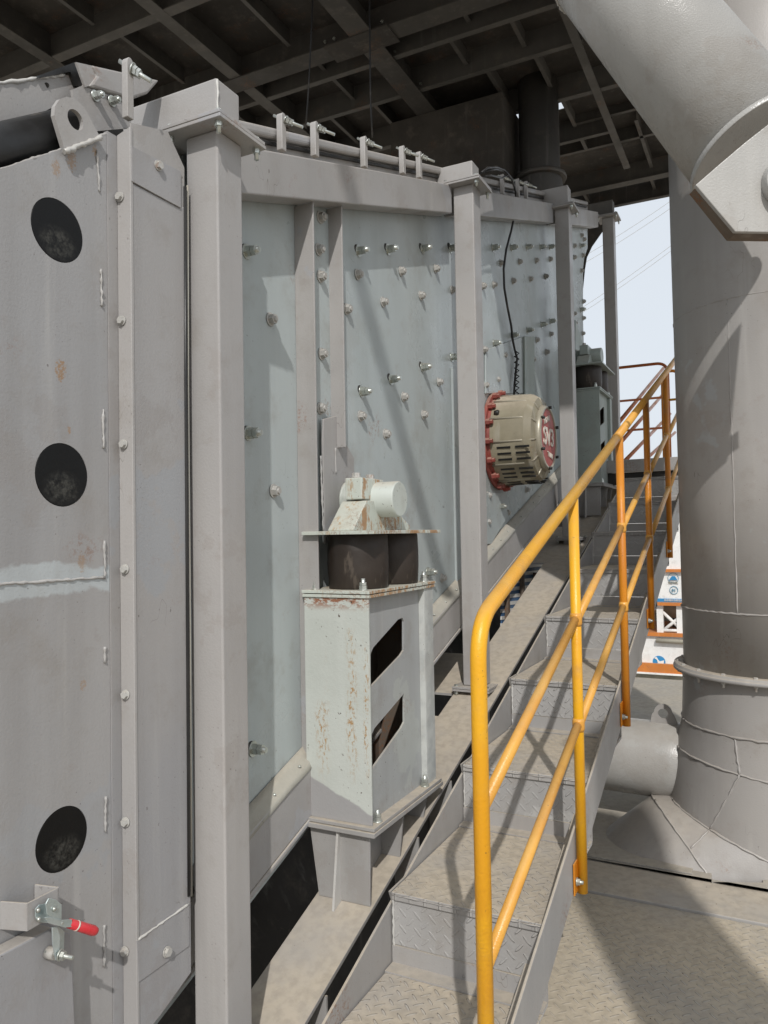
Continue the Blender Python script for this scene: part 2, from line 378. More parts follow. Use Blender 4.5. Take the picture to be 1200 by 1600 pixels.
def thing(name, loc, label, cat, group=None):
    o = bpy.data.objects.new(name, None); COL.objects.link(o); o.location = loc; WO[o.name] = Vector(loc)
    o.empty_display_size = .1
    return tag(o, label, cat, group)
def structure(o): o['kind'] = 'structure'; return o
def copytree(o, parent=None):
    c = o.copy(); COL.objects.link(c); c.parent = parent; WO[c.name] = WO[o.name].copy()
    for ch in list(o.children): copytree(ch, c)
    return c
def text_mb(body, size, origin, right, up, thick=.002, align='CENTER'):
    cu = bpy.data.curves.new('t', 'FONT'); cu.body = body; cu.size = size; cu.extrude = thick; cu.align_x = align; cu.align_y = 'CENTER'
    cu.offset = size*.012; cu.resolution_u = 4
    to = bpy.data.objects.new('t', cu); COL.objects.link(to); dg = bpy.context.evaluated_depsgraph_get(); dg.update()
    me = bpy.data.meshes.new_from_object(to.evaluated_get(dg)); bpy.data.objects.remove(to); bpy.data.curves.remove(cu)
    r = Vector(right).normalized(); u = Vector(up); u = (u-r*u.dot(r)).normalized(); n = r.cross(u); o = Vector(origin)
    me.transform(Matrix(((r.x, u.x, n.x, o.x), (r.y, u.y, n.y, o.y), (r.z, u.z, n.z, o.z), (0, 0, 0, 1))))
    mb = MB(); mb.bm.from_mesh(me); bpy.data.meshes.remove(me); return mb
def circ(cy, cz, r, x, n=40): return [Vector((x, cy+r*math.cos(2*math.pi*i/n), cz+r*math.sin(2*math.pi*i/n))) for i in range(n)]
def path_round(pts, rad, n=8):
    pts = [Vector(p) for p in pts]; out = [pts[0]]
    for i in range(1, len(pts)-1):
        a, b, c = pts[i-1], pts[i], pts[i+1]; d1 = (a-b).normalized(); d2 = (c-b).normalized()
        ang = d1.angle(d2); t = rad/math.tan(ang/2); p1 = b+d1*t; p2 = b+d2*t
        for k in range(n+1):
            s = k/n; out.append((1-s)**2*p1+2*s*(1-s)*b+s*s*p2)
    out.append(pts[-1]); return out

SL = .335
XP, PW = -1.332, .111                 # posts
PY = [1.665, 3.745, 5.93, 7.92]
XW, XT, XL = -1.550, -1.450, -1.500    # screen plate, top rail face, lower rail face
def ztop(y): return 1.229+SL*(y-1.934)
def zlow(y): return -.942+.331*(y-1.990)
ZB0, YB0 = -1.4248, 1.9298
def zbeam(y): return ZB0+.331*(y-YB0)

# ================================================================== setting
g = MB(); g.box((-900, -900, -7.2), (900, 1500, -7)); structure(put('ground', g, 'ground', base=(0, 0, -7)))
ZK = -1.565
d = MB(); d.box((-1.0, -3.0, ZK-.02), (3.6, 3.39, ZK)); structure(put('checker_deck', d, 'deck', base=(0, 0, ZK)))
d = MB(); d.box((-1.0, 3.392, ZK-.12), (3.6, 3.7025, ZK+.012)); structure(put('deck_edge_beam', d, 'beam', base=(0, 3.5, ZK), bevel=.004))
d = MB(); hq = [P(x, y, Z=ZK+.018) for x, y in [(1112, 1378), (1192, 1379), (1194, 1330), (1112, 1330)]]; d.prism([Vector((-1.0, 3.704, ZK+.018)), Vector((3.6, 3.704, ZK+.018)), Vector((3.6, 5.3, ZK+.018)), Vector((-1.0, 5.3, ZK+.018))], (0, 0, -.012), holes=[hq]); structure(put('pipe_deck', d, 'deckS', base=(0, 4, ZK)))
d = MB(); d.box((-1.6, 5.304, ZK-.1), (3.6, 8.4, ZK+.021)); structure(put('rear_deck', d, 'deckS', base=(0, 7, ZK), bevel=.002))
d = MB(); d.box((-1.3, 3.73, -2.6), (2.0, 5.6, -2.5)); structure(put('hole_backing', d, 'void', base=(0, 4, -2.5)))  # near black sheet added below the deck hole as its shade
d = MB(); d.slope(-.98, -.36, 3.715, 3.80, ZK+.019, ZK+.025, 0); structure(put('deck_lap_plate', d, 'deckS', bevel=.001))

# ================================================================== overhead platform
ov = thing('overhead_platform', (-2.6, 2.5, 4.6), 'dark steel platform overhead with deep beams and small joists, casting the shade', 'platform')
NEAR = 1.9
pl = MB(); pl.prism([Vector((-12, NEAR, 4.86)), Vector((1.2, NEAR, 4.86)), Vector((1.2, 11.1, 4.86)), Vector((-12, 11.1, 4.86))], (0, 0, .006), holes=[[P(x, y, Z=4.86) for x, y in q] for q in
    ([(863, 163), (878, 160), (883, 169), (866, 174)], [(796, 180), (811, 176), (816, 189), (803, 193)], [(795, 203), (812, 216), (796, 219)], [(937, 303), (947, 299), (953, 305), (951, 313), (940, 314)])])
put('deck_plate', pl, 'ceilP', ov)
def ybeam(x0, x1, y0, y1, z0, z1, name='girder', mat='ceil', web=True):
    b = MB(); b.box((x0, y0, z0), (x1, y1, z0+.012))
    if web: b.box(((x0+x1)/2-.006, y0, z0+.012), ((x0+x1)/2+.006, y1, z1))
    put(name, b, mat, ov)
def xbeam(y0, y1, x0, x1, z0, z1, name='girder', mat='ceil'):
    b = MB(); b.box((x0, y0, z0), (x1, y1, z0+.012)); b.box((x0, (y0+y1)/2-.006, z0+.012), (x1, (y0+y1)/2+.006, z1)); put(name, b, mat, ov)
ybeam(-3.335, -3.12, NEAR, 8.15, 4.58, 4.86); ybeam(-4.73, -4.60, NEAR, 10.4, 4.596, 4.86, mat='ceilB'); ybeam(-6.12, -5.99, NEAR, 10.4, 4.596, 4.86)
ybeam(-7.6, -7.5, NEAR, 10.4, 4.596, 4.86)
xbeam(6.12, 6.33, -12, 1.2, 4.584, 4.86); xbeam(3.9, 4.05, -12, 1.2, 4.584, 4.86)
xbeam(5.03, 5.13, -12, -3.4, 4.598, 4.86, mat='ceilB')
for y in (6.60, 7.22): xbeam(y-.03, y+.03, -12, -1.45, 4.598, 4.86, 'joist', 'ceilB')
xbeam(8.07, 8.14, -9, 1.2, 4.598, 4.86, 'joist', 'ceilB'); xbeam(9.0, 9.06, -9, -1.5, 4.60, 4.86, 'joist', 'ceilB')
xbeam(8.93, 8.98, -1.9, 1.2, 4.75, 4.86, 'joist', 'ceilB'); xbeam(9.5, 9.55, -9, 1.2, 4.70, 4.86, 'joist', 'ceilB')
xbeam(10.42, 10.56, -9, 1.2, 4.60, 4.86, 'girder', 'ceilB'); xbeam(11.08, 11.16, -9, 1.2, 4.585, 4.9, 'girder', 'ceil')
ybeam(-1.535, -1.455, 6.33, 10.0, 4.575, 4.60, 'flat_brace', 'ceilB', web=False)
for x, y0, y1 in [(-2.35, 6.33, 6.6), (-2.0, 6.64, 7.19), (-2.45, 7.25, 8.07), (-1.95, 7.25, 8.07), (-3.9, 6.4, 7.2), (-4.3, 7.3, 8.1), (-3.75, 7.3, 8.1), (-2.6, 6.63, 7.19), (-5.3, 5.2, 6.1), (-4.0, 5.2, 6.1), (-5.4, 4.1, 5.0), (-4.0, 4.1, 5.0), (-1.15, 8.15, 9.0), (-1.9, 8.15, 8.9), (-1.25, 9.1, 10.4), (-1.9, 9.1, 9.5), (-.55, 10.56, 11.1), (-1.3, 10.56, 11.1), (-2.55, 8.15, 9.0), (-2.2, 10.56, 11.1), (-5.2, 6.4, 7.2), (-.7, 7.2, 8.0)]:
    ybeam(x-.02, x+.02, y0, y1, 4.70, 4.86, 'stiffener', 'ceilB')
sp = MB(); sp.box((-3.62, 6.09, 4.568), (-2.95, 6.36, 4.582)); put('splice_plate', sp, 'ceilP', ov)
bb = MB()
for i, y in enumerate((6.6, 6.75, 7.2, 7.35)): bb.hex((-3.12, y, 4.66+.05*(i % 2)), (1, 0, 0), .02, .015)
for x in (-3.6, -3.5, -3.0): bb.hex((x, 6.11, 4.62), (0, -1, 0), .02, .014)
put('splice_bolt', bb, 'galv', ov)

# dark ducts between the overhead platform and the machine
t = thing('chute_duct', P(845, 290, Y=8.1), 'dark round feed duct with bolted flange dropping to the machine top', 'duct')
c0 = P(843, 235, Y=8.1); b = MB(); R_ = .215
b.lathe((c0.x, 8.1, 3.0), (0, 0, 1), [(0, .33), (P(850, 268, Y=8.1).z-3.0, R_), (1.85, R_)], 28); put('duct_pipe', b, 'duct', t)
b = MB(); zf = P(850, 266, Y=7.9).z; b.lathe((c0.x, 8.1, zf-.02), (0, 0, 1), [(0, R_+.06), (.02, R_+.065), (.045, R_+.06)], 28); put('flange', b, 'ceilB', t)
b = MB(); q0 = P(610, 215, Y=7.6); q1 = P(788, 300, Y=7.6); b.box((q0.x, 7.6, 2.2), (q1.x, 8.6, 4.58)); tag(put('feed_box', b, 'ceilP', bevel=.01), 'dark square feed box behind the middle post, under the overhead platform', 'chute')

# hanging cords
for (pts, lab) in (([(490, -30), (486, 60), (482, 140), (478, 200)], 'left of two thin black cords hanging from the overhead platform'), ([(577, -30), (578, 80), (579, 160), (582, 215)], 'right of two thin black cords hanging from the overhead platform')):
    b = MB(); b.tube([P(x, y, Y=4.6) for x, y in pts], .006, 6); tag(put('hanging_cord', b, 'cable'), lab, 'cord', 'cords hanging from the overhead platform')

# perforated gusset and bracing at the far corner
b = MB(); b.prism([P(x, y, Y=10.9) for x, y in [(905, 325), (958, 330), (944, 358), (925, 385), (917, 402), (914, 420), (911, 450), (900, 450)]], (0, .012, 0)); put('knee_gusset', b, 'ceil', ov)
# unseen column and slanting bar behind the camera, added to shade deck and machine
gA, gB = P(895, 1400, Z=ZK), P(1085, 1400, Z=ZK); gm = (gA+gB)/2; sd = Vector((-SUN.x, -SUN.y, 0)).normalized()
ck = (gm.y+.6)/sd.y; cc_ = gm-sd*ck; wd = abs((gB-gA).cross(sd).z)/2; zc_ = ZK+(ck+.75)*SUN.z/math.hypot(SUN.x, SUN.y)
b = MB(); b.cyl((cc_.x, cc_.y, ZK), (cc_.x, cc_.y, zc_), wd, seg=32); put('shadow_column', b, 'pipe', ov)
A1 = P(559, 426, X=XW)+SUN*6.0; B1 = P(688, 900, X=XW)+SUN*5.0; b = MB(); dd_ = (A1-B1).normalized(); b.cyl(A1+dd_*.3, B1-dd_*.2, .052, seg=20); put('shadow_bar', b, 'pipe', ov)
# ================================================================== vibrating screen body
scr = thing('vibrating_screen', (-2.4, 4.8, 0), 'blue grey vibrating screen side plate covered in rows of bolts', 'machine')
def yl(px, py): return P(px, py, X=XW)
outer = [Vector((XW, 1.50, zlow(1.5)-.28)), Vector((XW, 7.15, zlow(7.15)-.25)), P(915, 700, X=XW), P(913, 560, X=XW), P(911, 500, X=XW), P(911, 420, X=XW), P(913, 402, X=XW), P(918, 388, X=XW), P(918, 340, X=XW), Vector((XW, 1.50, ztop(1.5)-.02))]
b = MB(); b.prism(outer, (-.012, 0, 0)); put('side_plate', b, 'wall', scr)
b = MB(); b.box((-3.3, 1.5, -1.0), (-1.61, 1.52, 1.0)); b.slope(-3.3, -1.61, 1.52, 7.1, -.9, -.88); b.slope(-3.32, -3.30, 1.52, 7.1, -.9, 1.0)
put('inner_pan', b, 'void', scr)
def fin(name, y, tipx, z0, z1, th=.008):
    b = MB(); b.box((XW, y, z0), (tipx, y+th, z1)); put(name, b, 'grey', scr, bevel=.002)
f1 = P(463, 600, X=XW).y; f1x = P(493, 600, Y=f1).x; f2 = P(514, 600, X=XW).y; f2x = P(538, 600, Y=f2).x
fin('stiffener', f1, f1x, -1.0, ztop(f1)-.155); fin('stiffener', f2, f2x, P(524, 700, Y=f2).z, ztop(f2)-.155)
b = MB(); b.box((XW, f1+.01, -1.0), (XW+.008, f2, ztop(f1)-.1)); put('stiffener_web', b, 'wall', scr)
GX = -1.525
gp = [P(x, y, X=GX) for x, y in [(502, 690), (503, 655), (524, 650), (536, 690), (551, 716), (551, 835), (505, 850)]]
b = MB(); b.prism(gp, (.008, 0, 0)); put('trunnion_gusset', b, 'grey', scr, bevel=.002)
b = MB(); b.weld([P(501, 712, X=GX+.009), P(505, 830, X=GX+.009)], .0035); put('weld_bead', b, 'weldG', scr); b = MB(); b.weld([P(524, 700, X=GX+.009), P(525, 740, X=GX+.009)], .003); put('weld_bead', b, 'weldG', scr)
# step strips and doubler plates on the side plate
st = P(704, 575, X=XW); b = MB(); b.box((XW, st.y, -.35), (XW+.012, st.y+.11, st.z)); put('wear_strip', b, 'wall', scr, bevel=.002)
b = MB(); b.prism([P(x, y, X=XW+.002) for x, y in [(757, 547), (816, 526), (816, 615), (757, 615)]], (.010, 0, 0)); put('doubler_plate', b, 'wall', scr, bevel=.002)
b = MB(); b.prism([P(x, y, X=XW+.014) for x, y in [(817, 526), (832, 526), (833, 630), (818, 630)]], (.014, 0, 0)); put('stiffener', b, 'mintB', scr, bevel=.002)
b = MB(); b.prism([P(x, y, X=XW+.002) for x, y in [(756, 770), (782, 770), (792, 805), (765, 850), (756, 850)]], (.012, 0, 0)); put('doubler_plate', b, 'wall', scr, bevel=.002)
b = MB(); b.prism([P(x, y, X=XW+.02) for x, y in [(897, 500), (906, 530), (912, 545), (912, 640), (896, 640)]], (.014, 0, 0)); put('trunnion_gusset', b, 'mintB', scr, bevel=.002)
LONG = [(385, 393), (388, 677), (395, 1170), (560, 392), (606, 390), (660, 389), (704, 388), (565, 612), (611, 593), (660, 574), (770, 387), (799, 387), (823, 386), (844, 386), (859, 386), (860, 502), (846, 507), (824, 516), (800, 524), (772, 536), (706, 558), (907, 384), (907, 484), (668, 894), (780, 791)]
SHORT = [(422, 499), (427, 767), (558, 429), (626, 424), (680, 420), (598, 472), (657, 462), (563, 650), (630, 620), (685, 597), (661, 648), (602, 678), (782, 411), (811, 409), (837, 407), (859, 405), (771, 445), (801, 439), (828, 436), (852, 432), (754, 447), (860, 522), (838, 531), (853, 550), (787, 555), (756, 546), (706, 453), (776, 593), (832, 562), (908, 368), (912, 374), (897, 384), (897, 402), (910, 399), (908, 423), (911, 471), (911, 497), (897, 490), (898, 505), (910, 521), (758, 602), (818, 599), (817, 543), (854, 550), (792, 801), (762, 774), (761, 815), (822, 765), (690, 903), (541, 483)]
WEBB = [(500, 340), (497, 390), (500, 432), (502, 553), (500, 638)]
bl = put('bolt', MB().bolt((0, 0, 0), (1, 0, 0), .0192, 'long'), 'galv', scr, base=None, bevel=.0)
bs = put('bolt', MB().bolt((0, 0, 0), (1, 0, 0), .0182, 'nut'), 'nutp', scr)
for ob_ in (bl, bs):   # meshes were shifted to the parent's origin: shift back so each copy can be placed
    ob_.data.transform(Matrix.Translation(worldof(scr)))
first = {id(bl): True, id(bs): True}
rb = random.Random(5)
seen = set()
for src, lst, xo in ((bl, LONG, 0), (bs, SHORT, 0), (bs, WEBB, .008)):
    for p in lst:
        if p in seen: continue
        seen.add(p)
        if first[id(src)]: o = src; first[id(src)] = False
        else: o = src.copy(); COL.objects.link(o)
        w_ = P(p[0], p[1], X=XW+.001+xo)
        o.parent = scr; o.location = w_-worldof(scr); o.rotation_euler = (rb.uniform(0, 1.0), rb.uniform(-.05, .05), rb.uniform(-.05, .05))
for p in LONG[:10]:
    w_ = P(p[0]-3, p[1]-4, X=XW+.0012); b = MB(); b.cyl(w_-Vector((.003, 0, 0)), w_+Vector((.0006, 0, 0)), .017, seg=14); put('bolt_slot', b, 'void', scr)

# ================================================================== frame: top rail, lower rail
def rail(name, y0, y1, za, zb, x0, x1, lab, cat, grp):
    b = MB(); b.slope(x0, x1, y0, y1, za, zb); o = put(name, b, 'grey', bevel=.006, seg=3); return tag(o, lab, cat, grp)
segs = [(PY[0]+PW+.002, PY[1]-.002, 'first inclined grey top rail between the nearest and second posts'), (PY[1]+PW+.002, PY[2]-.002, 'second inclined top rail between the two middle posts, behind the hanging cable'), (PY[2]+PW+.002, 7.76, 'short far top rail stub just past the third post, above the mint bearing')]
rails_ = []
for y0, y1, lab in segs:
    rails_.append(rail('top_rail', y0, y1, ztop(y0)-.154, ztop(y0), XT-.088, XT, lab, 'steel rail', 'inclined top rails'))
b = MB(); y0, y1 = segs[0][:2]; b.weld([(XT+.002, y0+.010, ztop(y0)-.005), (XT+.002, y0+.022, ztop(y0)-.13)], .0035); put('weld_bead', b, 'weld', rails_[0])
# sheet between rail and cover
b = MB(); b.slope(XT-.10, XT-.09, PY[0]+PW, 7.7, ztop(PY[0]+PW)-.02, ztop(PY[0]+PW)+.075); tag(put('cover_curb', b, 'grey', bevel=.003), 'low upright curb plate running along behind the top rails', 'curb plate')
# dust cover with rolled edge tube
cv = thing('dust_cover', (-2.3, 4.5, ztop(4.5)), 'long inclined dust cover with a folded edge lying on top of the machine', 'machine cover')
def zc(y): return ztop(y)+.093
b = MB(); yq = PY[0]+PW+.004; b.slope(XT-.120, XT-.062, yq, 7.6, zc(yq)-.020, zc(yq)+.018); put('folded_edge', b, 'grey', cv, bevel=.012, seg=3)
b = MB(); b.slope(-3.2, XT-.09, PY[0]+.13, 7.6, zc(PY[0]+.13)+.004, zc(PY[0]+.13)+.016); put('cover_sheet', b, 'grey', cv)
b = MB(); b.slope(XT-.115, XT-.075, PY[0]+.1, 7.6, zc(PY[0]+.1)-.040, zc(PY[0]+.1)-.030); put('rubber_seal', b, 'black', cv)
# swing clamps
CLX = XT-.045
def clamp_proto(loc, lab):
    t = thing('swing_clamp', loc, lab, 'clamp', 'swing clamps along the dust cover')
    x, y, z = loc; h = .120
    b = MB(); pts = [Vector((x, y-.013, z)), Vector((x, y+.013, z))]+[Vector((x, y+.013*math.cos(a), z+h+.013*math.sin(a))) for a in [math.pi*k/8 for k in range(9)]]
    b.prism(pts, (.0, 0, 0)) if False else b.prism([p-Vector((.012, 0, 0)) for p in pts], (.024, 0, 0)); put('lug', b, 'grey', t, bevel=.002)
    b = MB(); d = Vector((.82, .30, -.42)).normalized(); a = Vector((x, y, z+h-.004))
    b.cyl(a-d*.03, a+d*.085, .0055, seg=10); put('stud', b, 'galv', t)
    b = MB(); b.hex(a+d*.022, d, .012, .012); b.hex(a+d*.036, d, .010, .011); b.cyl(a+d*.017, a+d*.021, .016, seg=14); put('nut', b, 'galv', t)
    return t
def wpos(px, py): return P(px, py, X=CLX)
CL = [((440, 236), 'clamp nearest the first post cap, standing on the top rail'), ((492, 245), 'second clamp from the first post cap along the top rail'), ((569, 262), 'clamp alone midway between the first two post caps'), ((629, 272), 'farther-left clamp of the close pair before the second post cap'), ((655, 279), 'clamp closest to the second post cap, right of the close pair'),
      ((785, 304), 'first clamp beyond the second post cap, beside the black cable'), ((809, 309), 'second clamp beyond the second post cap, right of the black cable'), ((822, 312), 'small far clamp just before the third post cap bracket')]
proto = None
for (px, py), lab in CL:
    q = wpos(px, py)
    if proto is None: proto = clamp_proto(q, lab); o = proto
    else: o = copytree(proto); o.location = q; o['label'] = lab
q = P(200, 186, X=-1.435); o = copytree(proto); o.location = q; o.scale = (.8, .85, 1.18); o['label'] = 'largest clamp, standing tall above the end housing left of the nearest post'; o.rotation_euler = (0, 0, 0)
for px, py in ((398, 0),): pass

# posts ----------------------------------------------------------------
PB = [-1.9, -.80, -.06, .60]
PLAB = ['nearest and largest grey square post, with bolted cap plate, left of the bolted side plate', 'second grey square post, standing on a bolted base plate beside the yellow handrail bend', 'third grey square post, right of the khaki round drive housing', 'far dark grey post standing against the sky, furthest of the four']
CAPZ = [P(338, 176, X=XP+.05).z, P(745, 273, X=XP+.05).z, P(892, 311, X=XP+.05).z, P(962, 328, X=XP+.05).z]
BEAMZ = [P(336, 116, X=XP).z, P(736, 246, X=XP).z, P(890, 292, X=XP).z, P(958, 312, X=XP).z]
for i, y in enumerate(PY):
    zt = CAPZ[i]; zb = PB[i]
    t = thing('steel_post', (XP-PW/2, y+PW/2, zb), PLAB[i], 'post', 'square posts of the machine frame')
    b = MB(); b.box((XP-PW, y, zb+.012), (XP, y+PW, zt)); put('shaft', b, 'greyB', t, bevel=.006, seg=3)
    b = MB(); b.box((XP-PW-.05, y-.05, zt), (XP+.05, y+PW+.05, zt+.010)); b.box((XP-PW-.05, y-.05, zt+.012), (XP+.048, y+PW+.048, zt+.022)); put('cap_plate', b, 'grey', t, bevel=.0015)
    for dx, dy in ((-.03, -.03), (XP*0+PW+.03, -.03), (PW+.03, PW+.03)):
        b = MB(); a = Vector((XP-PW+dx, y+dy, zt)); b.hex(a, (0, 0, -1), .016, .011); b.cyl(a-Vector((0, 0, .034)), a+Vector((0, 0, .034)), .0065, seg=10); b.hex(a+Vector((0, 0, .022)), (0, 0, 1), .008, .011); put('cap_bolt', b, 'galv', t)
    if i in (1, 2):
        b = MB(); b.box((XP-PW-.045, y-.045, zb), (XP+.045, y+PW+.045, zb+.011)); b.box((XP-PW-.045, y-.045, zb-.013), (XP+.045, y+PW+.045, zb-.002)); put('base_plate', b, 'grey', t, bevel=.0015)
        for dx, dy in ((-.028, -.028), (PW+.028, -.028), (PW+.028, PW+.028)):
            b = MB(); a = Vector((XP-PW+dx, y+dy, zb+.011)); b.hex(a, (0, 0, 1), .009, .011); b.hex(a-Vector((0, 0, .024)), (0, 0, -1), .014, .011); b.cyl(a-Vector((0, 0, .05)), a, .006, seg=10); put('base_bolt', b, 'galv', t)
        b = MB(); b.box((XP-PW+.006, y+.006, zb-.22), (XP-.006, y+PW-.006, zb-.013)); put('stub', b, 'grey', t, bevel=.004)
CBL = ['nearest box beam end resting on the first post cap above the end housing', 'second box beam end resting on the post cap left of the black cable', 'third box beam end resting on the post cap in the shade', 'farthest box beam end on the last post, by the sky']
for i, y in enumerate(PY):
    zt = CAPZ[i]+.024; h = BEAMZ[i]-zt
    b = MB(); b.box((-3.3, y+.005, zt), (XP-.004, y+PW-.002, zt+h)); t_ = put('cross_beam', b, 'grey' if i < 2 else 'ceilB' if i == 3 else 'grey', bevel=.007, seg=3); tag(t_, CBL[i], 'box beam', 'cross beams on the post caps')
    if i == 0: beam0 = t_
b = MB(); zt = CAPZ[0]+.024; b.weld([(XP-.003, PY[0]+.007, zt+.002), (XP-.003, PY[0]+.007, BEAMZ[0]-.006)], .004); put('weld_bead', b, 'weld', beam0)

# lower rail + rubber skirt
b = MB(); b.slope(XL-.10, XL, PY[0]+PW-.3, 6.6, zlow(PY[0]+PW-.3)-.185, zlow(PY[0]+PW-.3), .331); b.slope(XL-.095, XL+.004, PY[0]+PW-.3, 6.6, zlow(PY[0]+PW-.3)-.205, zlow(PY[0]+PW-.3)-.187, .331)
tag(put('lower_rail', b, 'grey', bevel=.004), 'inclined grey lower rail along the foot of the bolted side plate', 'steel rail')
sk = thing('skirt_seal', (XL-.05, 4, zlow(4)), 'dusty pale rubber skirt strip screwed along the lower rail', 'rubber strip')
b = MB(); n = 60; ya, yb = 1.75, 6.5
rs = random.Random(2); rowA = []; 
prof = []
for i in range(n+1):
    y = ya+(yb-ya)*i/n; z = zlow(y); wv = .005*math.sin(i*1.3)+rs.uniform(-.004, .004)
    prof.append([Vector((XL+.005+wv*.3, y, z-.012+wv)), Vector((XL-.005, y, z+.006)), Vector((XW+.02, y, z+.024+wv)), Vector((XW+.004, y, z+.046)), Vector((XW+.002, y, z+.044)), Vector((XW+.018, y, z+.018+wv)), Vector((XL-.006, y, z+.001)), Vector((XL+.001+wv*.3, y, z-.016+wv))])
b.ringsweep(prof); put('strip', b, 'trim', sk)
for i in range(30):
    y = 1.85+i*.155; b = MB(); a = Vector((XL-.018, y, zlow(y)+.014)); b.cyl(a, a+Vector((.25, 0, .97))*.006, .008, .004, seg=10); put('screw', b, 'galv', sk)

# ================================================================== trunnion, springs and pedestal (near), copied to the far one
def support(loc_lab, far=False):
    pass
XC = -1.255; XD = -1.518; Y0, Y1 = 2.361, 2.925; ZT, ZBt = -.208, -1.005
pd = thing('spring_pedestal', ((XC+XD)/2, (Y0+Y1)/2, -1.32), 'pale mint rust-streaked pedestal with two slanted openings, in front of the nearest spring pair', 'pedestal', 'pedestals under the springs')
b = MB(); b.box((XD-.006, Y0-.008, ZT), (XC+.008, Y1+.02, ZT+.011)); b.box((XD-.004, Y0-.006, ZT-.014), (XC+.006, Y1+.018, ZT-.003)); put('top_plate', b, 'mintR', pd, bevel=.0015)
b = MB(); b.prism([Vector((XD, Y0, ZT-.014)), Vector((XC, Y0, ZT-.014)), Vector((XC, Y0, ZBt)), Vector((XD, Y0, ZBt))], (0, .010, 0)); put('front_plate', b, 'pedF', pd, bevel=.0015)
def hp_(lst, x): return [P(a, c, X=x) for a, c in lst]
XS = XC-.025
h1 = hp_([(579, 1022), (583, 1012), (622, 968), (629, 965), (631, 971), (631, 1016), (626, 1024), (579, 1074)], XS); h2 = hp_([(580, 1150), (585, 1138), (624, 1092), (631, 1084), (632, 1092), (632, 1128), (627, 1138), (580, 1204)], XS)
side = [Vector((XS, Y0+.012, ZT-.014)), Vector((XS, Y1, ZT-.014)), Vector((XS, Y1, ZBt)), Vector((XS, Y0+.012, ZBt))]
h1 = [Vector((v.x, max(v.y, Y0+.022), v.z)) for v in h1]; h2 = [Vector((v.x, max(v.y, Y0+.022), v.z)) for v in h2]
b = MB(); b.prism(side, (-.008, 0, 0), holes=[h1, h2]); put('side_plate', b, 'pedS', pd)
b = MB(); b.box((XS, Y1-.085, ZBt), (XC, Y1-.077, ZT-.014)); put('channel_web', b, 'speck', pd, bevel=.001)
b = MB(); b.box((XC-.008, Y1-.0765, ZBt), (XC, Y1+.004, ZT-.0145)); put('channel_flange', b, 'speck', pd, bevel=.001)
b = MB(); b.box((XD, Y1-.01, ZBt), (XS-.008, Y1, ZT-.014)); b.box((XD, Y0+.01, ZBt), (XD+.008, Y1-.01, ZT-.014)); put('back_plate', b, 'rim', pd)  # dark rim colour stands in for the shade inside the pedestal
b = MB(); b.box((XD-.02, Y0-.018, ZBt-.012), (XC+.018, Y1+.02, ZBt)); b.box((XD-.03, Y0-.026, ZBt-.030), (XC+.022, Y1+.025, ZBt-.014)); put('base_plate', b, 'beam', pd, bevel=.0015)
lowp = [Vector((XD+.01, Y0, ZBt-.03)), Vector((XC-.01, Y0, ZBt-.03)), Vector((XC-.012, Y0, zbeam(Y0)+.002)), Vector((XD+.045, Y0, zbeam(Y0)+.002))]
b = MB(); b.prism(lowp, (0, .010, 0)); put('foot_plate', b, 'beam', pd, bevel=.0015)
b = MB(); xf = (XC+XD)/2; b.prism([Vector((xf-.004, Y0, ZBt-.03)), Vector((xf-.004, Y0-.012, ZBt-.03)), Vector((xf-.004, Y0-.05, zbeam(Y0-.05)+.001)), Vector((xf-.004, Y0, zbeam(Y0)+.001))], (.009, 0, 0)); put('gusset', b, 'weld', pd)
b = MB(); b.prism([Vector((XC-.09, Y0+.01, ZBt-.03)), Vector((XC-.09, Y1, ZBt-.03)), Vector((XC-.09, Y1, zbeam(Y1)+.001)), Vector((XC-.09, Y0+.01, zbeam(Y0)+.001))], (-.008, 0, 0)); put('foot_web', b, 'beam', pd)
for yy in (Y0+.24, Y0+.46):
    b = MB(); b.prism([Vector((XC-.09, yy, ZBt-.03)), Vector((XC+.005, yy, ZBt-.03)), Vector((XC-.012, yy, zbeam(yy)+.001)), Vector((XC-.09, yy, zbeam(yy)+.001))], (0, .008, 0)); put('gusset', b, 'beam', pd)
for (a, kind) in (((XC-.035, Y0+.03, ZT+.011), 'top'), ((XD+.03, Y0+.03, ZT+.011), 'top'), ((XC-.02, Y1-.04, ZT+.011), 'top'), ((XC-.005, Y1-.10, ZBt), 'bottom'), ((XC-.004, Y0+.05, ZBt), 'bottom')):
    b = MB(); a = Vector(a); b.cyl(a, a+Vector((0, 0, .003)), .018, seg=14); b.hex(a+Vector((0, 0, .003)), (0, 0, 1), .014, .0145); b.hex(a+Vector((0, 0, .018)), (0, 0, 1), .010, .013); b.cyl(a, a+Vector((0, 0, .042)), .0075, seg=10); put('anchor_bolt', b, 'galv', pd)
# springs
SPL = ['nearer brown black rubber spring under the rusty mint bearing', 'rear brown black rubber spring partly behind the nearer one, under the rusty mint bearing']
springs = []
for i, yy in enumerate((Y0+.145, Y0+.415)):
    cx_ = (XC+XD)/2+.015; z0 = ZT+.011; h = .198
    b = MB(); b.lathe((cx_, yy, z0), (0, 0, 1), [(0, .106), (.006, .110), (h*.35, .1135), (h*.65, .1135), (h-.006, .111), (h, .108)], 40)
    springs.append(tag(put('rubber_spring', b, 'rubber'), SPL[i], 'rubber spring', 'rubber springs on the pedestals'))
tr = thing('trunnion_bearing', ((XC+XD)/2, Y0+.28, 0), 'rusty pale mint bearing block clamping a thick round trunnion shaft, on the nearest springs', 'bearing block', 'trunnion bearings on the springs')
zp = ZT+.011+.198
b = MB(); b.box((XD-.004, Y0-.005, zp), (XC+.03, Y1+.03, zp+.013)); put('carrier_plate', b, 'mintR', tr, bevel=.0015)
